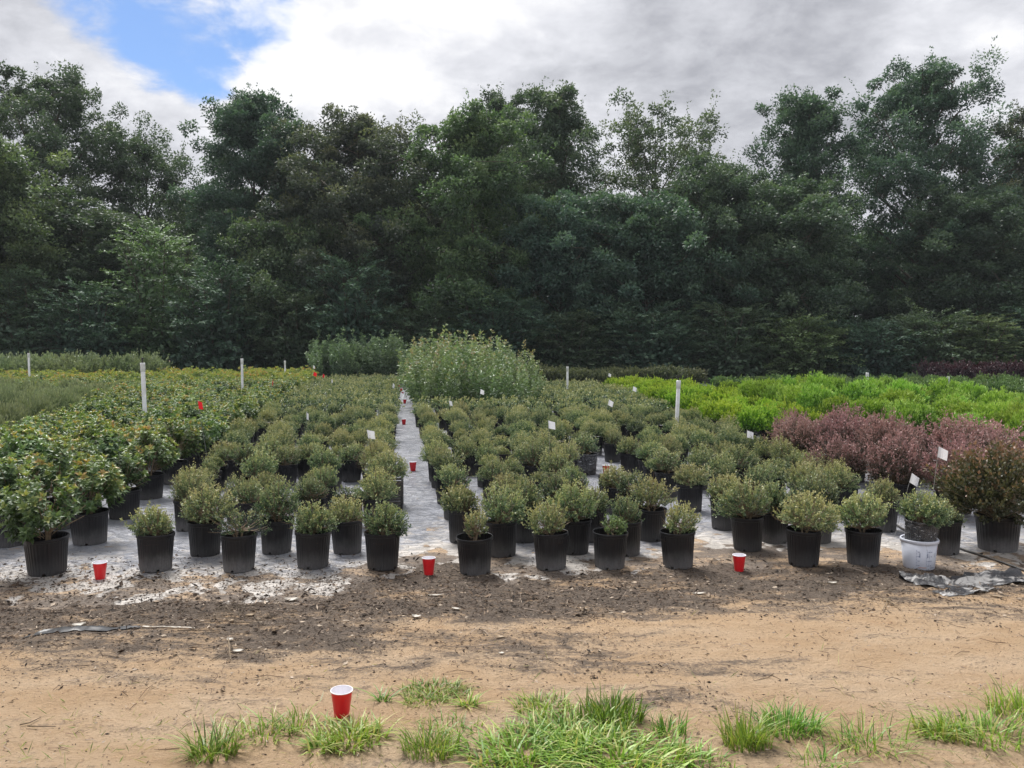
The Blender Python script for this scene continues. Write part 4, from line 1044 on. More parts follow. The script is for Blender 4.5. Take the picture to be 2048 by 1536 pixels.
for a in [
    (1857, 906, 6.15, 'flag_white', 'white flag on a tall bare wire above the white bucket', -20, 6),
    (1796, 957, 6.9, 'flag_white', 'white flag tilted on wire beside the purple shrubs', -15, 14),
    (751, 869, 8.9, 'flag_white', 'white flag over the small shrubs nearest the first lone path cup', -20, -8),
    (612, 830, 11.2, 'flag_white', 'narrow white flag in the middle of the bed by the broad-leaved shrubs', -60, 0),
    (781, 787, 16.2, 'flag_white', 'white flag at the path edge, lower of a pair', -10, 16),
    (774, 770, 19.2, 'flag_white', 'white flag at the path edge, upper of a pair', -35, 10),
    (662, 761, 22.5, 'flag_white', 'tiny white flag before the tall blue-green shrubs', -50, 0),
    (1103, 850, 9.9, 'flag_white', 'square white flag over the bed behind the plastic gap', 4, -3),
    (910, 806, 15.2, 'flag_white', 'white flag low against the tall upright shrubs, folded', -55, -10),
    (954, 783, 17.2, 'flag_white', 'white flag higher against the tall upright shrubs', 10, 6),
    (1198, 803, 13.9, 'flag_white', 'white flag above the film-wrapped pot near the lime shrubs', -15, 14),
    (1255, 776, 17.8, 'flag_white', 'small white flag at the edge of the lime shrubs', -20, 10),
    (1209, 749, 25.5, 'flag_white', 'white flag before the dark low row', -15, 10),
    (1496, 870, 11.0, 'flag_white', 'square white marker between grey-green and purple shrubs', 2, 0),
    (627, 734, 26.5, 'flag_white', 'tiny white flag at the end of the broad-leaved bed', -50, 0),
    (418, 808, 9.6, 'flag_red', 'drooping red flag standing in the broad-leaved bed', -45, -8),
    (529, 764, 15.2, 'flag_red', 'red flag midway up the broad-leaved bed', -50, 8),
    (613, 746, 19.8, 'flag_red', 'red flag at the far end of the broad-leaved bed', -10, 10),
    (631, 749, 23.0, 'flag_red', 'small red flag half hidden before the blue-green shrubs', -40, 14),
]: flag(*a)

# ------------------------------------------------------------------ trees
SHARED = {}


def tree(name, lab, px, d, ytop, wpx, style, matn, seed, base=0.18, n_cl=300, per=85, L=0.138, crad=0.70, dens=2.9, trunk=0.17, lobes=5, group=None, share=None, limbs=26):
    """one tree: tapered trunk, limbs, and a crown of leaf clumps hung on the limbs"""
    rng = np.random.default_rng(seed)
    x = at_dist(px, d); H = CAM_H + (HOR - ytop) / FPX * d; W = wpx / FPX * d / 2 * 1.12
    t = thing(name, lab, 'tree', (x, d, -0.05), 0, group)
    if share in SHARED:
        tm, cm, H0, W0 = SHARED[share]
        t.scale = (W / W0, W / W0, H / H0); t.rotation_euler = (0, 0, seed * 1.7)
        obj('trunk', tm, t); obj('crown', cm, t); return t
    gt = G(); gl = G()
    lean = rng.normal(size=2) * 0.25
    def axis(h): return np.array([lean[0] * math.sin(h / H * 2.2), lean[1] * math.sin(h / H * 2.5), h])
    gt.tube([axis(q * H * 0.90) for q in np.linspace(0, 1, 9)], trunk * (1.02 - np.linspace(0, 1, 9) ** 0.8) + 0.012, 8)
    # lobed envelope
    zb = H * base
    lob = []
    for k in range(lobes):
        a = k / lobes * 2 * PI + rng.uniform(0, 1.0); f = rng.uniform(0.25, 0.8)
        lob.append((a, f, rng.uniform(0.75, 1.1)))
    def env(a, f):      # radius at angle a and relative height f in the crown
        if style == 'round': r = math.sin(min(max(f, 0.0), 1.0) ** 0.8 * PI * 0.97 + 0.08) ** 0.55
        elif style == 'spire': r = (1 - f) ** 0.75 * 0.95 + 0.10
        elif style == 'vase': r = 0.35 + 0.75 * f ** 0.7 - 0.85 * max(f - 0.8, 0) * 3
        else: r = (0.55 + 0.45 * math.sin(f * PI)) * (1 - 0.60 * max(f - 0.7, 0) / 0.3)
        m = 0.80
        for (la, lf, ls) in lob:
            da = (a - la + PI) % (2 * PI) - PI
            m += 0.34 * ls * math.exp(-(da / 0.55) ** 2 - ((f - lf) / 0.28) ** 2)
        return W * max(r, 0.06) * m
    C = []; Rr = []
    limb_end = []
    for k in range(limbs):
        f = (k + rng.uniform(0.2, 0.8)) / limbs; a = k * 2.4 + rng.normal() * 0.3
        h0 = zb * 0.75 + (H - zb) * f * 0.80; e = env(a, f) * rng.uniform(0.75, 1.0)
        p0 = axis(min(h0, H * 0.9)); rise = (H - zb) * 0.16 * (1.2 if style in ('vase', 'spire') else 0.7)
        p2 = np.array([p0[0] + math.cos(a) * e, p0[1] + math.sin(a) * e, min(zb + (H - zb) * f + rise * rng.uniform(0.3, 1), H * 0.985)])
        p1 = (p0 + p2) / 2 + np.array([0, 0, rise * 0.15]) + rng.normal(size=3) * 0.15
        q = np.linspace(0, 1, 6)[:, None]; pts = (1 - q) ** 2 * p0 + 2 * q * (1 - q) * p1 + q ** 2 * p2
        r0 = trunk * 0.42 * (1 - f * 0.6)
        gt.tube(pts, r0 * (1.05 - q[:, 0] * 0.95), 5, cap=False)
        limb_end.append((pts, f, a))
    per_limb = max(2, n_cl // limbs)
    for (pts, f, a) in limb_end:
        for k in range(per_limb):
            s = rng.uniform(0.30, 1.0) ** 0.7; i = min(int(s * 5), 4); fr = s * 5 - i
            c = pts[i] * (1 - fr) + pts[i + 1] * fr
            off = rng.normal(size=3) * np.array([0.85, 0.85, 0.65]) * crad * 1.15
            c2 = c + off; c2[2] = min(c2[2], H - 0.15 - rng.uniform(0, 0.25))
            if k % 2 == 0: gt.tube([c, (c + c2) / 2 + rng.normal(size=3) * 0.06, c2], [0.02, 0.014, 0.006], 3, cap=False)
            C.append(c2); Rr.append(crad * rng.uniform(0.55, 1.15) * (0.75 if f > 0.85 else 1.0))
    for k in range(max(14, n_cl // 5)):          # foliage round the leader
        f = rng.uniform(0.50, 1.0); a = rng.uniform(0, 2 * PI); e = env(a, f) * rng.uniform(0.1, 0.75)
        c = axis((zb + (H - zb) * f) * 0.985 - 0.25); C.append(c + np.array([math.cos(a) * e, math.sin(a) * e, 0])); Rr.append(crad * rng.uniform(0.5, 0.9))
    C = np.array(C); Rr = np.array(Rr); n = len(C)
    k = int(per * dens)
    d3 = crown_dirs(rng, n * k, -1).reshape(n, k, 3)
    rr = rng.uniform(0.15, 1.0, (n, k, 1)) ** 0.6
    P = C[:, None] + d3 * rr * Rr[:, None, None] * np.array([1.0, 1.0, 0.72])
    P = P + (0.10 * np.sin(P[..., [1, 2, 0]] * 5.0))
    D = d3 * 0.8 + rng.normal(size=P.shape) * 0.6 + np.array([0, 0, -0.15 if style != 'spire' else 0.35])
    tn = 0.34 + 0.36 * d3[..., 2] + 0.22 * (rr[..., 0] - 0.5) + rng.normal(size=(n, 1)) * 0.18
    m_ = n * k
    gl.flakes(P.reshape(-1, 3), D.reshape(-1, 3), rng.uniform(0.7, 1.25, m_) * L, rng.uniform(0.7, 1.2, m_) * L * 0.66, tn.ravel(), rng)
    # leafy shoots standing out of the outline
    ns = 190; idx = rng.integers(0, n, ns)
    out = nrm(C[idx] - np.array([lean[0], lean[1], zb + (H - zb) * 0.35]))
    q = np.linspace(0.2, 1.0, 16)[None, :, None]
    ln = rng.uniform(0.5, 1.5, ns)[:, None, None]
    sd = nrm(out + np.array([0, 0, 0.7 if style in ('spire', 'vase', 'feather') else 0.25]) + rng.normal(size=(ns, 3)) * 0.3)
    P = C[idx][:, None] + sd[:, None] * q * ln + rng.normal(size=(ns, 16, 3)) * 0.05
    P[..., 2] = np.minimum(P[..., 2], H + 0.25)
    D = sd[:, None] * 0.6 + rng.normal(size=P.shape) * 0.7
    gl.flakes(P.reshape(-1, 3), D.reshape(-1, 3), L * 0.95, L * 0.5, 0.5 + rng.normal(size=ns * 16) * 0.1, rng)
    tm, cm = gt.mesh('trunk', 'bark'), gl.mesh('crown', matn)
    obj('trunk', tm, t); obj('crown', cm, t)
    if share: SHARED[share] = (tm, cm, H, W)
    return t


def spray_bush(name, lab, px, d, ytop, wpx, matn, seed, n_sp=170, per=62, L=0.11, arch=0.5, group=None):
    """understory bush of arching feathery sprays"""
    rng = np.random.default_rng(seed)
    x = at_dist(px, d); H = CAM_H + (HOR - ytop) / FPX * d; W = wpx / FPX * d / 2
    t = thing(name, lab, 'bush', (x, d, -0.05), 0, group); gt = G(); gl = G()
    key = (matn, seed % 2)
    if key in SHARED:
        tm, cm, H0, W0 = SHARED[key]; t.scale = (W / W0, W / W0, H / H0); t.rotation_euler = (0, 0, seed * 2.3)
        obj('trunk', tm, t); obj('crown', cm, t); return
    for k in range(7):
        a = k * 0.9 + rng.normal() * 0.2
        gt.tube([[0.1 * math.cos(a), 0.1 * math.sin(a), 0], [W * 0.25 * math.cos(a), W * 0.25 * math.sin(a), H * 0.4], [W * 0.5 * math.cos(a), W * 0.5 * math.sin(a), H * 0.8]], [0.05, 0.035, 0.012], 5)
    for k in range(n_sp):
        a = rng.uniform(0, 2 * PI); f = rng.uniform(0.05, 1.0) ** 0.8
        rr = W * math.sqrt(max(1 - f ** 2.2, 0.03)) * rng.uniform(0.55, 1.0)
        p0 = np.array([math.cos(a) * rr * 0.45, math.sin(a) * rr * 0.45, H * f * 0.85])
        ln = rng.uniform(0.7, 1.5); el = rng.uniform(0.1, 1.0)
        dv = nrm(np.array([math.cos(a + rng.normal() * 0.5), math.sin(a + rng.normal() * 0.5), el]))
        p0 = p0 + dv * rr * 0.35
        q = np.linspace(0.0, 1, per)[:, None]
        P = p0 + dv * q * ln + np.array([0, 0, -arch]) * q ** 2 * ln * 0.5
        tg = nrm(dv + np.array([0, 0, -arch]) * q)
        sdv = nrm(np.cross(tg, np.array([0, 0, 1.0]))); sg = np.where(np.arange(per) % 2 == 0, 1.0, -1.0)[:, None]
        wd = (0.24 * np.sin(np.clip(q, 0.02, 1) * PI * 0.9 + 0.25))
        P = P + sdv * sg * wd * rng.uniform(0.0, 1.0, (per, 1)) + rng.normal(size=P.shape) * 0.03
        D = sdv * sg * 0.8 + tg * 0.7 + rng.normal(size=P.shape) * 0.25
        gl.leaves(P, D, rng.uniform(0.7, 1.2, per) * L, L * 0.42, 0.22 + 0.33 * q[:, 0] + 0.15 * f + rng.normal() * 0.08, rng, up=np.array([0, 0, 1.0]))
        gt.tube([p0 - dv * 0.3, p0 + dv * ln * 0.5 + np.array([0, 0, -arch * ln * 0.12])], [0.012, 0.005], 3, cap=False)
    # inner leaf mass
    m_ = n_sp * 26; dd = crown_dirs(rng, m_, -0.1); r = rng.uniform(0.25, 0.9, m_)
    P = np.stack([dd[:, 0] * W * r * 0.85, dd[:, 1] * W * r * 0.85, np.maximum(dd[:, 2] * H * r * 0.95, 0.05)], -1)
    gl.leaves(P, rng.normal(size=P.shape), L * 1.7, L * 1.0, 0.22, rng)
    tm, cm = gt.mesh('stems', 'bark'), gl.mesh('crown', matn); SHARED[key] = (tm, cm, H, W)
    obj('trunk', tm, t); obj('crown', cm, t)


GT = 'trees behind the nursery beds'
TREES = [
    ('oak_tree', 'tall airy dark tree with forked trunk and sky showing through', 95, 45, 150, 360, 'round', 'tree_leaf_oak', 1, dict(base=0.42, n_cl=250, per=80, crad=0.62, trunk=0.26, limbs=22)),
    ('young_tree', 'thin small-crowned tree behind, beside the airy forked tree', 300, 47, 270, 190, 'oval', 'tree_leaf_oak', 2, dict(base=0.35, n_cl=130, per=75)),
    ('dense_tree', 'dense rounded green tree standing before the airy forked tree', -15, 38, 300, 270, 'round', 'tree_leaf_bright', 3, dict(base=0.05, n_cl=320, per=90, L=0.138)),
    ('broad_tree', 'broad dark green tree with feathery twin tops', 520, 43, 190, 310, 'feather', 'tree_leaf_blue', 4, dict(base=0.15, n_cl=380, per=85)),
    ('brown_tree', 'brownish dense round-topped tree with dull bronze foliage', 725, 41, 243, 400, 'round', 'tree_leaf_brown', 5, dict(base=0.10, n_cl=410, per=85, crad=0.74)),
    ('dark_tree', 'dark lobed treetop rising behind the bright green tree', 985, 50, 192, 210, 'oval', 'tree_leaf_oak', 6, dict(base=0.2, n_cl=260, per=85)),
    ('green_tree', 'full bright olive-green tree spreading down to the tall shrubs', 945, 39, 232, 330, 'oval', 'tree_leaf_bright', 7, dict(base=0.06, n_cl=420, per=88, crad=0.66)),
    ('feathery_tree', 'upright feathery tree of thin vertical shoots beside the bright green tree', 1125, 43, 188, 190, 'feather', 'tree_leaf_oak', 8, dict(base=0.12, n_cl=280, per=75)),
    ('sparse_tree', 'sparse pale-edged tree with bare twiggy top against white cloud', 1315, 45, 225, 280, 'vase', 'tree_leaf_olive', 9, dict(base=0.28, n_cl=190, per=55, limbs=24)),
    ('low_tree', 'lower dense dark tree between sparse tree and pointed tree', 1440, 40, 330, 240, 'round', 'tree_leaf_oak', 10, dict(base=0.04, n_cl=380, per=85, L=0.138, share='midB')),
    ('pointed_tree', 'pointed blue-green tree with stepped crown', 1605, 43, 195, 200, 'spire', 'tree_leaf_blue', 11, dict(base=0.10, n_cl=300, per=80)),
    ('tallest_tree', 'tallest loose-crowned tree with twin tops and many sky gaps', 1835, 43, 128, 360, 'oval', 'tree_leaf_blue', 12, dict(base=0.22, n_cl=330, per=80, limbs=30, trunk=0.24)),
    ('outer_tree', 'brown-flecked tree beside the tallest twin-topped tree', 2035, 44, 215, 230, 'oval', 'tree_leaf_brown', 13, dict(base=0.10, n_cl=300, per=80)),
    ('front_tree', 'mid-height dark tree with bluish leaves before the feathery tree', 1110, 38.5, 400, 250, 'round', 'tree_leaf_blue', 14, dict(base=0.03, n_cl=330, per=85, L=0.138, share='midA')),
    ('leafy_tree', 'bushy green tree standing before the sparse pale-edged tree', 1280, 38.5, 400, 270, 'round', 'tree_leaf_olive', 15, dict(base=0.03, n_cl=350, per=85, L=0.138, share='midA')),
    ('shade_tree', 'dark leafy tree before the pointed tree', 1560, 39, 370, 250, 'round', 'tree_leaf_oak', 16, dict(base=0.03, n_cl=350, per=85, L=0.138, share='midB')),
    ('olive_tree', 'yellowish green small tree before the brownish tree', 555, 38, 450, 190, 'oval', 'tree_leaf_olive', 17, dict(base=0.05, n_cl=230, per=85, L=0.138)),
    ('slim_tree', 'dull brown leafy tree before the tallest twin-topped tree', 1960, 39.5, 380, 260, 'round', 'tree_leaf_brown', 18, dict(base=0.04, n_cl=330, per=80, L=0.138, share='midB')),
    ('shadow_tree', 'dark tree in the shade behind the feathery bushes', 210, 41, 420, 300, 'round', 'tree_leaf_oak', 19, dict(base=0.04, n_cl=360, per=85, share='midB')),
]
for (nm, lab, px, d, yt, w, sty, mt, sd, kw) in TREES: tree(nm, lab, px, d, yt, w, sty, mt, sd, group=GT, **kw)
# darker trunks and crowns deeper in the wood
BACK = ['dense rounded green tree', 'airy forked tree', 'feathery twin tops', 'brownish tree, shrub-path side', 'bright olive-green tree', 'upright feathery tree', 'sparse pale-edged tree',
        'lower dense dark tree', 'pointed blue-green tree', 'tallest tree, at its sky gap', 'tallest tree, trunk side', 'brown-flecked tree']
for i, (px, yt) in enumerate([(-60, 420), (170, 430), (420, 400), (640, 340), (840, 380), (1060, 360), (1250, 420), (1400, 400), (1560, 380), (1700, 480), (1880, 430), (2060, 370)]):
    tree('backing_tree', 'shaded tree deep in the wood behind the ' + BACK[i], px, 50 + (i % 3) * 2, yt, 330, 'round', ['tree_leaf_oak', 'tree_leaf_blue'][i % 2], 60 + i, group='shaded trees deep in the wood', base=0.02, n_cl=230, per=60, L=0.24, crad=1.0, limbs=18, share='deep%d' % (i % 2))
GB = 'bushes along the foot of the trees'
for i, (px, d, yt, w, mt, lab) in enumerate([
    (60, 36.5, 520, 260, 'tree_leaf_oak', 'dark arching bush behind the silvery shrubs'),
    (190, 36, 560, 230, 'tree_leaf_blue', 'low feathery bush next to the dark arching bush'),
    (320, 37, 420, 260, 'tree_leaf_bright', 'large feathery bush with bright spray tips and long arching branches'),
    (440, 36, 520, 240, 'tree_leaf_blue', 'arching bush beside the large bright-tipped one'),
    (600, 36.2, 560, 210, 'tree_leaf_oak', 'low dark bush under the yellowish small tree'),
    (700, 36.5, 505, 240, 'tree_leaf_blue', 'blue-green spreading bush behind the tall blue-green shrubs'),
    (840, 36.3, 600, 220, 'tree_leaf_oak', 'shaded low bush at the foot of the bright green tree'),
    (990, 36.4, 570, 240, 'tree_leaf_blue', 'shaded bush behind the tall upright shrubs'),
    (1150, 36, 610, 240, 'tree_leaf_oak', 'dark bush above the dark low row'),
    (1300, 36, 600, 240, 'tree_leaf_blue', 'bush of drooping sprays above the dark low row'),
    (1450, 36.2, 590, 250, 'tree_leaf_oak', 'dark bush beyond the lime shrubs'),
    (1590, 36, 630, 230, 'tree_leaf_bright', 'low greener bush beyond the bright green globes'),
    (1720, 36.2, 640, 230, 'tree_leaf_blue', 'low bush below the sky gap in the tallest tree'),
    (1850, 36.4, 620, 240, 'tree_leaf_oak', 'dark bush with loose sprays below the tallest tree'),
    (1960, 35.5, 615, 240, 'tree_leaf_bright', 'bush with flat fern-like fronds above the blackish red shrubs'),
    (2080, 36, 590, 240, 'tree_leaf_blue', 'fern-leaved bush at the end of the blackish red shrubs')]):
    spray_bush('spray_bush', lab, px, d, yt, w, mt.replace('tree', 'bush'), 500 + i, group=GB, L=0.145 if i != 14 else 0.12, arch=0.5 if i < 14 else 0.25)

# ------------------------------------------------------------------ foreground grass
def tuft(lab, px, py, rad, n, hl, seed, w=0.006, lean=0.5, tint=0.45, mat_='wide'):
    rng = np.random.default_rng(seed); x, y = gp(px, py); g = G()
    a = rng.uniform(0, 2 * PI, n); r = rad * 1.25 * rng.random(n) ** 0.62; bx, by = r * np.cos(a), r * np.sin(a) * 0.75
    bz = ground_z(x + bx, y + by) - 0.004
    oa = np.arctan2(by, bx) + rng.normal(size=n) * 0.9; h = hl * 0.80 * rng.uniform(0.35, 1.1, n); le = np.clip(lean * rng.uniform(0.2, 2.0, n), 0, 1.9)
    wd = w * rng.uniform(0.7, 1.3, n); K = 5
    ts = np.linspace(0, 1, K)
    sdx, sdy = -np.sin(oa + rng.normal(size=n) * 0.6), np.cos(oa)
    V = np.zeros((n, K, 2, 3))
    for k, q in enumerate(ts):
        out = h * le * q ** 1.5; up = h * (q - 0.38 * np.minimum(le, 1.2) * q ** 2.2)
        cx, cy, cz = bx + np.cos(oa) * out, by + np.sin(oa) * out, bz + up
        ww = wd * (1 - q ** 2.2) * 0.5 + 0.0003
        for s_, sg in ((0, -1), (1, 1)): V[:, k, s_] = np.stack([cx + sg * sdx * ww, cy + sg * sdy * ww, cz], -1)
    b = (np.arange(n) * K * 2)[:, None, None]; kk = (np.arange(K - 1) * 2)[None, :, None]
    Q = (b + kk + np.array([0, 1, 3, 2])).reshape(-1, 4)
    tn = np.clip(tint + rng.normal(size=n) * 0.13 + (rng.random(n) > 0.86) * 0.42, 0, 1)
    g.add(V.reshape(-1, 3), Q, None, np.repeat(tn, K * 2) + np.tile(np.repeat(ts * 0.15, 2), n))
    o = obj('grass_tuft', g.mesh('grass_tuft', 'grass_blade'), None, (x, y, 0))
    tag(o, lab, 'grass', 'grass tufts on the sand')


for i, a in enumerate([
    ('tall spiky dark green grass tuft standing apart on bare sand', 425, 1512, 0.075, 150, 0.19, .0055, .75, .36),
    ('loose grass runners between the spiky tuft and the cup', 520, 1470, 0.12, 110, 0.13, .005, .9, .45),
    ('thin wispy grass behind the loose runners', 590, 1455, 0.10, 120, 0.11, .0045, .7, .45),
    ('bright lime grass tuft in front of the big red cup', 700, 1482, 0.12, 320, 0.12, .007, .8, .68),
    ('small lime grass sprig at the foot of the bright tuft', 640, 1500, 0.04, 50, 0.09, .007, 1.0, .66),
    ('little spread grass sprig beside the big red cup', 765, 1404, 0.02, 26, 0.11, .006, 1.0, .42),
    ('low matted dark green grass cushion', 868, 1385, 0.13, 420, 0.06, .004, .9, .36),
    ('low matted grass edge below the dark cushion', 850, 1408, 0.08, 120, 0.07, .004, .9, .5),
    ('small spread grass tuft next to the matted cushion', 938, 1415, 0.03, 55, 0.10, .006, 1.0, .55),
    ('upright feathery grass tuft between lime tuft and broad grass mat', 862, 1505, 0.09, 240, 0.15, .0045, .55, .5),
    ('sparse grass blades fringing the broad grass mat', 905, 1460, 0.10, 70, 0.09, .005, .8, .55),
    ('broad mat of thick lime crabgrass, cup side', 1060, 1512, 0.20, 520, 0.12, .009, .95, .55),
    ('broad mat of thick lime crabgrass, middle', 1240, 1520, 0.22, 600, 0.12, .009, .95, .58),
    ('broad mat of thick crabgrass, upper middle', 1150, 1475, 0.18, 420, 0.12, .008, .85, .5),
    ('low grass cushion behind the crabgrass mat', 1085, 1418, 0.11, 260, 0.08, .005, .8, .40),
    ('tall dark blue-green grass tuft rising behind the crabgrass mat', 1225, 1442, 0.11, 330, 0.15, .006, .45, .28),
    ('dark fine grass tuft against the end of the crabgrass mat', 1335, 1470, 0.06, 90, 0.13, .005, .5, .33),
    ('low crabgrass runners at the end of the mat', 1390, 1532, 0.12, 160, 0.09, .007, .95, .55),
    ('tall yellowish grass tuft with dry stalks', 1495, 1492, 0.08, 230, 0.20, .005, .5, .52),
    ('tall dark leaning grass tuft joined to the yellowish one', 1580, 1462, 0.10, 260, 0.16, .005, .6, .34),
    ('wispy flattened grass tuft with long thin stalks', 1735, 1492, 0.14, 150, 0.15, .004, .95, .4),
    ('spiky rosette-like grass tuft on bare sand', 1885, 1465, 0.09, 240, 0.13, .006, .95, .46),
    ('upright green grass clump beside the rosette tuft', 1985, 1470, 0.15, 230, 0.16, .005, .75, .48),
    ('tall bright grass clump at the sandy edge', 2045, 1425, 0.12, 200, 0.19, .005, .6, .58),
    ('few short grass blades on bare sand under the wispy tuft', 1640, 1530, 0.10, 60, 0.11, .004, .9, .45),
]): tuft(*a[:5], a[5], 900 + i, w=a[6], lean=a[7], tint=a[8])

def stubble():
    rng = np.random.default_rng(77); n = 900; g = G()
    x = rng.uniform(-2.1, 2.4, n); y = 2.95 + rng.gamma(2.0, 0.22, n); z = ground_z(x, y) - 0.003
    a = rng.uniform(0, 2 * PI, n); D = np.stack([np.cos(a), np.sin(a), rng.uniform(0.05, 1.2, n)], -1)
    g.leaves(np.column_stack([x, y, z]), D, rng.uniform(0.02, 0.085, n), rng.uniform(0.002, 0.004, n), np.where(rng.random(n) > 0.45, 1.0, 0.4), rng)
    tag(obj('sparse_grass', g.mesh('sparse_grass', 'grass_blade')), 'sparse single grass blades and dead straw on the sand', 'grass', kind='stuff')


stubble()

# ------------------------------------------------------------------ litter on the soil
def litter():
    rng = np.random.default_rng(11)
    def scatter(n, xr, yr, fn):
        out = []
        while len(out) < n:
            X = rng.uniform(*xr, 4000); Y = rng.uniform(*yr, 4000); ok = rng.random(4000) < fn(X, Y)
            out += list(zip(X[ok], Y[ok]))
        return np.array(out[:n])
    dens = lambda X, Y: np.clip(mulch_amount(X, Y) * 0.8 + 0.20, 0, 1) * (1 - sstep(Y, 5.3, 6.6)) * 0.95 + 0.02
    P = scatter(30000, (-4.2, 4.2), (3.0, 6.6), dens)
    zf = np.maximum(ground_z(P[:, 0], P[:, 1]), sheet_z(P[:, 0], P[:, 1]))
    g = G(); n = len(P); L = (rng.gamma(2.2, 0.0042, n) + 0.003) * (0.55 + 0.45 * mulch_amount(P[:, 0], P[:, 1]))
    tn = np.clip(rng.normal(0.40, 0.18, n) + (rng.random(n) > 0.93) * 0.5 + 0.25 * (1 - mulch_amount(P[:, 0], P[:, 1])), 0, 1)
    a = rng.uniform(0, 2 * PI, n)
    g.leaves(np.column_stack([P, zf + 0.003]), np.stack([np.cos(a), np.sin(a), rng.normal(size=n) * 0.30 + 0.08], -1), L * 1.6, L * rng.uniform(0.25, 0.8, n), tn, rng, up=np.array([0, 0, 1.0]), fold=0.12)
    o = obj('mulch_litter', g.mesh('mulch_litter', 'litter_chip')); tag(o, 'bark chips and leaf scraps scattered over the soil', 'litter', kind='stuff')
    P = scatter(5200, (-4.2, 4.2), (3.0, 6.2), lambda X, Y: (0.25 + 0.75 * mulch_amount(X, Y)) * (1 - sstep(Y, 5.4, 6.2)))
    g = G(); n = len(P); s = (rng.gamma(2.0, 0.0022, n) + 0.002) * (0.5 + 0.5 * mulch_amount(P[:, 0], P[:, 1])); zf = np.maximum(ground_z(P[:, 0], P[:, 1]), sheet_z(P[:, 0], P[:, 1]))
    O = np.array([[1, 0, 0], [-1, 0, 0], [0, 1, 0], [0, -1, 0], [0, 0, 1], [0, 0, -1.0]]) * np.array([1.2, 1, 0.65])
    V = np.column_stack([P, zf + s * 0.2])[:, None] + O[None] * s[:, None, None] * rng.uniform(0.6, 1.3, (n, 6, 1))
    F = np.array([[0, 2, 4], [2, 1, 4], [1, 3, 4], [3, 0, 4], [2, 0, 5], [1, 2, 5], [3, 1, 5], [0, 3, 5]])
    g.add(V.reshape(-1, 3), None, ((np.arange(n) * 6)[:, None, None] + F).reshape(-1, 3), np.repeat(np.clip(rng.normal(0.45, 0.16, n) + (1 - mulch_amount(P[:, 0], P[:, 1])) * 0.22, 0, 1), 6))
    o = obj('soil_crumbs', g.mesh('soil_crumbs', 'litter_chip')); tag(o, 'crumbs and clods of loose soil', 'soil', kind='stuff')
    P = scatter(1500, (-4.2, 4.2), (3.2, 6.0), dens); g = G()
    for (x, y) in P:
        a = rng.uniform(0, 2 * PI); L = rng.gamma(2.2, 0.022) + 0.02; z = surf(x, y) + 0.004; b = rng.normal() * 0.4
        g.tube([[x, y, z], [x + math.cos(a) * L * .5, y + math.sin(a) * L * .5, z + rng.uniform(0, 0.014)], [x + math.cos(a + b) * L, y + math.sin(a + b) * L, surf(x + math.cos(a) * L, y + math.sin(a) * L) + 0.005]], [0.0016, 0.0014, 0.0008], 3, tint=np.clip(rng.normal(0.62, 0.2), 0, 1), cap=False)
    o = obj('twig_litter', g.mesh('twig_litter', 'litter_chip')); tag(o, 'thin dry twigs and straw strewn over the mulch', 'litter', kind='stuff')


litter()


def scrap(name, lab, cat, px, py, L, W, rz, matn, seed, curl=0.25, group=None, nx=6, ny=4, fold=0.0):
    rng = np.random.default_rng(seed); x, y = gp(px, py); V = []
    for i in range(nx):
        u = i / (nx - 1) * 2 - 1
        for j in range(ny):
            v = j / (ny - 1) * 2 - 1; wid = (1 - abs(u) ** 2.2) * 0.9 + 0.1
            V.append([u * L / 2, v * W / 2 * wid * (1 + rng.normal() * 0.06), curl * W * (v * v * 0.8 + u * u * 0.5) + rng.normal() * 0.03 * W])
    g = G(); g.add(V, [[i * ny + j, (i + 1) * ny + j, (i + 1) * ny + j + 1, i * ny + j + 1] for i in range(nx - 1) for j in range(ny - 1)])
    o = obj(name, g.mesh(name, matn, True), None, (x, y, surf(x, y) + 0.004), R(rz))
    tag(o, lab, cat, group)


LV = [(583, 1203, .085, .05, 10, 'pale_litter', 'whitish torn paper scrap lying below the front pots'),
      (500, 1232, .05, .03, 20, 'dry_leaf', 'curled tan leaf beside the root tangle'),
      (462, 1246, .04, .03, -30, 'dry_leaf', 'small tan leaf scrap next to the root tangle'),
      (532, 1206, .035, .025, 40, 'pale_litter', 'little pale scrap near the whitish paper'),
      (1000, 1278, .06, .025, -15, 'dry_leaf', 'long curled tan leaf on the trampled strip'),
      (912, 1222, .06, .022, -25, 'pale_litter', 'narrow white scrap on mulch behind the pale curled leaf'),
      (833, 1239, .055, .035, -10, 'pale_litter', 'pale curled leaf lying on the dark mulch'),
      (1003, 1308, .03, .02, 15, 'pale_litter', 'small white chip on the trampled sand'),
      (1398, 1186, .09, .03, 8, 'pale_litter', 'long pale leaf pieces on mulch below the lone front-row pot'),
      (475, 1302, .06, .03, 15, 'pale_litter', 'pale leaf by the upright dry stalk'),
      (460, 1283, .04, .03, -20, 'pale_litter', 'pale curled scrap at the head of the dry stalk'),
      (1772, 1204, .05, .04, 50, 'dry_leaf', 'tan leaf on the crossed dry stalks'),
      (1995, 1194, .09, .03, -20, 'dry_leaf', 'yellow-tan leaf beside the torn black plastic'),
      (158, 1256, .07, .045, 30, 'pale_litter', 'white scrap next to the long black strip'),
      (170, 1243, .05, .02, 10, 'dry_leaf', 'tan leaf sliver behind the long black strip'),
      (1665, 1168, .06, .03, 0, 'pale_litter', 'grey-white scrap on soil before the broad yellow-green shrub'),
      (870, 1195, .09, .022, 6, 'pale_litter', 'long pale scrap below the cup at the path mouth')]
for i, (px, py, L, W, rz, m, lab) in enumerate(LV): scrap('leaf_scrap', lab, 'leaf', px, py, L, W, rz, m, 700 + i, group='leaf and paper scraps')


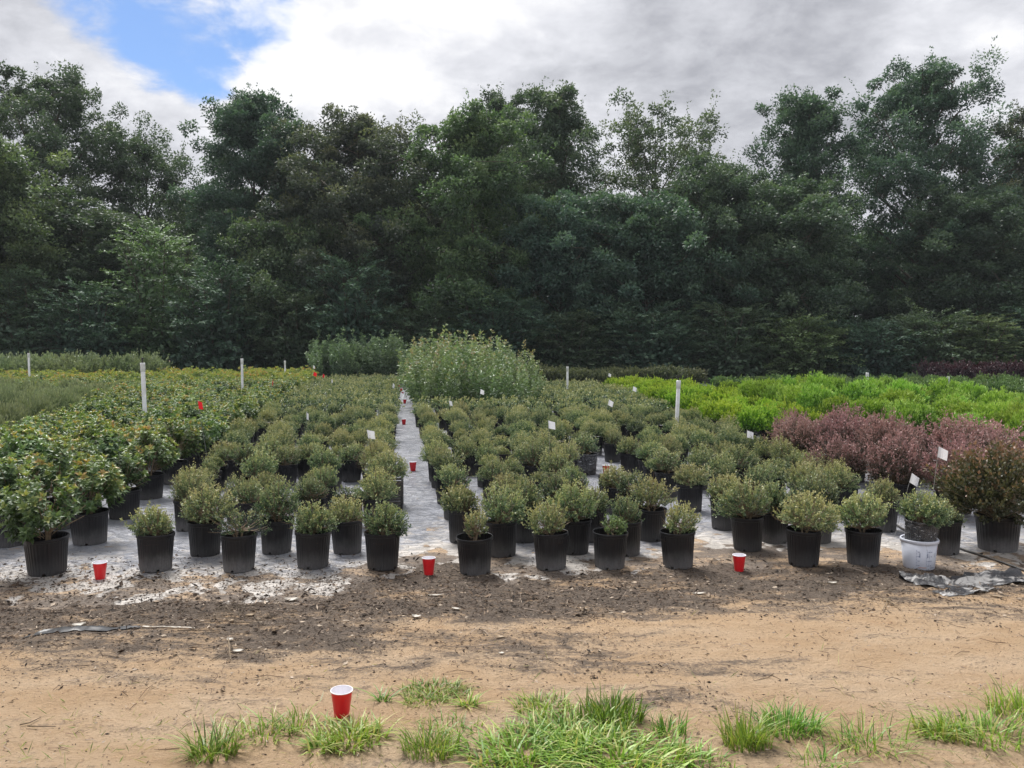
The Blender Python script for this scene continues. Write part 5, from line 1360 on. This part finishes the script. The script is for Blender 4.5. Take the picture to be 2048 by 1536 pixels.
def stalks(name, lab, lines, matn, r=0.003, cat='twig', group=None):
    (px, py) = lines[0][0]; x0, y0 = gp(px, py); g = G(); rng = np.random.default_rng(int(len(lines) * 7 + px))
    for ln in lines:
        pts = []
        for (a, b) in ln: x, y = gp(a, b); pts.append([x - x0, y - y0, surf(x, y) + 0.006 + rng.uniform(0, 0.008)])
        g.tube(pts, np.linspace(r, r * 0.5, len(pts)), 5)
    o = obj(name, g.mesh(name, matn), None, (x0, y0, 0)); tag(o, lab, cat, group)


stalks('dry_stalks', 'crossed dry stalks lying on the mulch near the torn plastic', [[(1730, 1180), (1765, 1198), (1805, 1228)], [(1765, 1228), (1775, 1205), (1790, 1195)], [(1780, 1212), (1800, 1216)], [(1640, 1172), (1700, 1176), (1790, 1186)]], 'pale_stem')
stalks('dry_stalk', 'single dry stalk leaning below a pale leaf scrap', [[(457, 1283), (459, 1300), (461, 1318)]], 'pale_stem', 0.004)
stalks('dry_branch', 'thin straight branch lying on the mulch behind the pale scraps', [[(355, 1270), (440, 1266), (420, 1268)], [(425, 1318), (460, 1300)]], 'twig_wood', 0.003)
rng = np.random.default_rng(5); ln = []
for k in range(46):
    a, b = 470 + rng.normal() * 45, 1228 + rng.normal() * 13; ln.append([(a, b), (a + rng.normal() * 18, b + rng.normal() * 6), (a + rng.normal() * 34, b + rng.normal() * 9)])
stalks('root_tangle', 'heap of tangled brown dry roots on the mulch', ln, 'twig_wood', 0.0022, 'roots')
stalks('fallen_twig', 'forked dark twig lying on bare sand', [[(40, 1456), (60, 1450), (82, 1436)], [(55, 1458), (112, 1455)]], 'twig_wood', 0.003)

# long black strip, torn plastic, drip tube
def ribbon(name, lab, cat, pts, widths, matn, seed, bump=0.012, nw=5, lift=0.008):
    rng = np.random.default_rng(seed); P = np.array([gp(*p) for p in pts]); k = len(P)
    s = np.linspace(0, 1, k); S = np.linspace(0, 1, 36); X = np.interp(S, s, P[:, 0]); Y = np.interp(S, s, P[:, 1]); W = np.interp(S, s, widths)
    X0, Y0 = X[0], Y[0]; t = nrm(np.stack([np.gradient(X), np.gradient(Y)], -1)); V = []
    for i in range(36):
        for j in range(nw):
            v = j / (nw - 1) - 0.5; x = X[i] - t[i, 1] * v * W[i]; y = Y[i] + t[i, 0] * v * W[i]
            rag = 1 + 0.30 * math.sin(i * 1.9 + seed * 3 + (0 if j < nw / 2 else 2.2)) * math.sin(i * 0.63 + seed) + (0.25 * float(vnoise(np.float64(i * 0.9), np.float64(j * 0.3), seed, 3, 1.0)))
            x = X[i] - t[i, 1] * v * W[i] * rag; y = Y[i] + t[i, 0] * v * W[i] * rag
            z = surf(x, y) + lift + bump * max(-0.2, 1.6 * float(vnoise(np.float64(X[i] * 2 + v * W[i] * 5), np.float64(Y[i] * 2 - v * W[i] * 12), seed + 40, 3, 4.0)))
            V.append([x - X0, y - Y0, z])
    g = G(); g.add(V, [[i * nw + j, i * nw + j + 1, (i + 1) * nw + j + 1, (i + 1) * nw + j] for i in range(35) for j in range(nw - 1)])
    o = obj(name, g.mesh(name, matn, True), None, (X0, Y0, 0)); tag(o, lab, cat)


ribbon('plastic_strip', 'long tattered black plastic strip lying on the mulch', 'plastic', [(45, 1275), (110, 1265), (200, 1262), (285, 1258)], [0.02, 0.085, 0.08, 0.03], 'black_film', 3, 0.008)
ribbon('bleached_strip', 'thin bleached plastic strip running from the black strip', 'plastic', [(285, 1258), (330, 1259), (390, 1261)], [0.012, 0.01, 0.008], 'pale_litter', 4, 0.002)
ribbon('torn_plastic', 'crumpled torn black and white plastic along the sheet edge by the bucket', 'plastic', [(1798, 1160), (1850, 1166), (1905, 1170), (1975, 1162), (2060, 1156)], [0.10, 0.26, 0.28, 0.24, 0.22], 'torn_plastic', 5, 0.028, 11)
ribbon('torn_plastic_flap', 'folded loose flap of torn plastic lying on soil past the bucket', 'plastic', [(1865, 1184), (1900, 1190), (1945, 1187), (1998, 1180)], [0.03, 0.09, 0.08, 0.02], 'torn_plastic', 8, 0.022, 7)
g = G(); P = [gp(a, b) for a, b in ((1785, 1050), (1812, 1068), (1905, 1098), (1960, 1116), (2030, 1140), (2100, 1165))]
X0, Y0 = P[0]
pts = []
for i in range(len(P) - 1):
    for q in np.linspace(0, 1, 8)[:-1]:
        x = P[i][0] * (1 - q) + P[i + 1][0] * q; y = P[i][1] * (1 - q) + P[i + 1][1] * q; pts.append([x - X0, y - Y0, surf(x, y) + 0.010])
g.tube(pts, 0.009, 8)
tag(obj('drip_tube', g.mesh('drip_tube', 'black_tube', True), None, (X0, Y0, 0)), 'black irrigation tube running over the plastic behind the bucket', 'tube')

# ------------------------------------------------------------------ thin haze added over the whole scene to lift the dark trees
hm = bpy.data.materials.new('haze'); hm.use_nodes = True; HT = NT(hm.node_tree)
hv = HT.n('ShaderNodeVolumePrincipled', {'Color': (0.88, 0.94, 1.0, 1), 'Density': 0.00042, 'Anisotropy': 0.0})
HT.n('ShaderNodeOutputMaterial', {'Volume': hv.outputs[0]}); MATS['haze'] = hm
g = G(); g.box((0, 435, 9.5), (1220, 960, 22)); hz = obj('haze', g.mesh('haze', 'haze'))
hz['kind'] = 'stuff'; hz['label'] = 'thin pale haze added to soften the dark trees'; hz['category'] = 'haze'
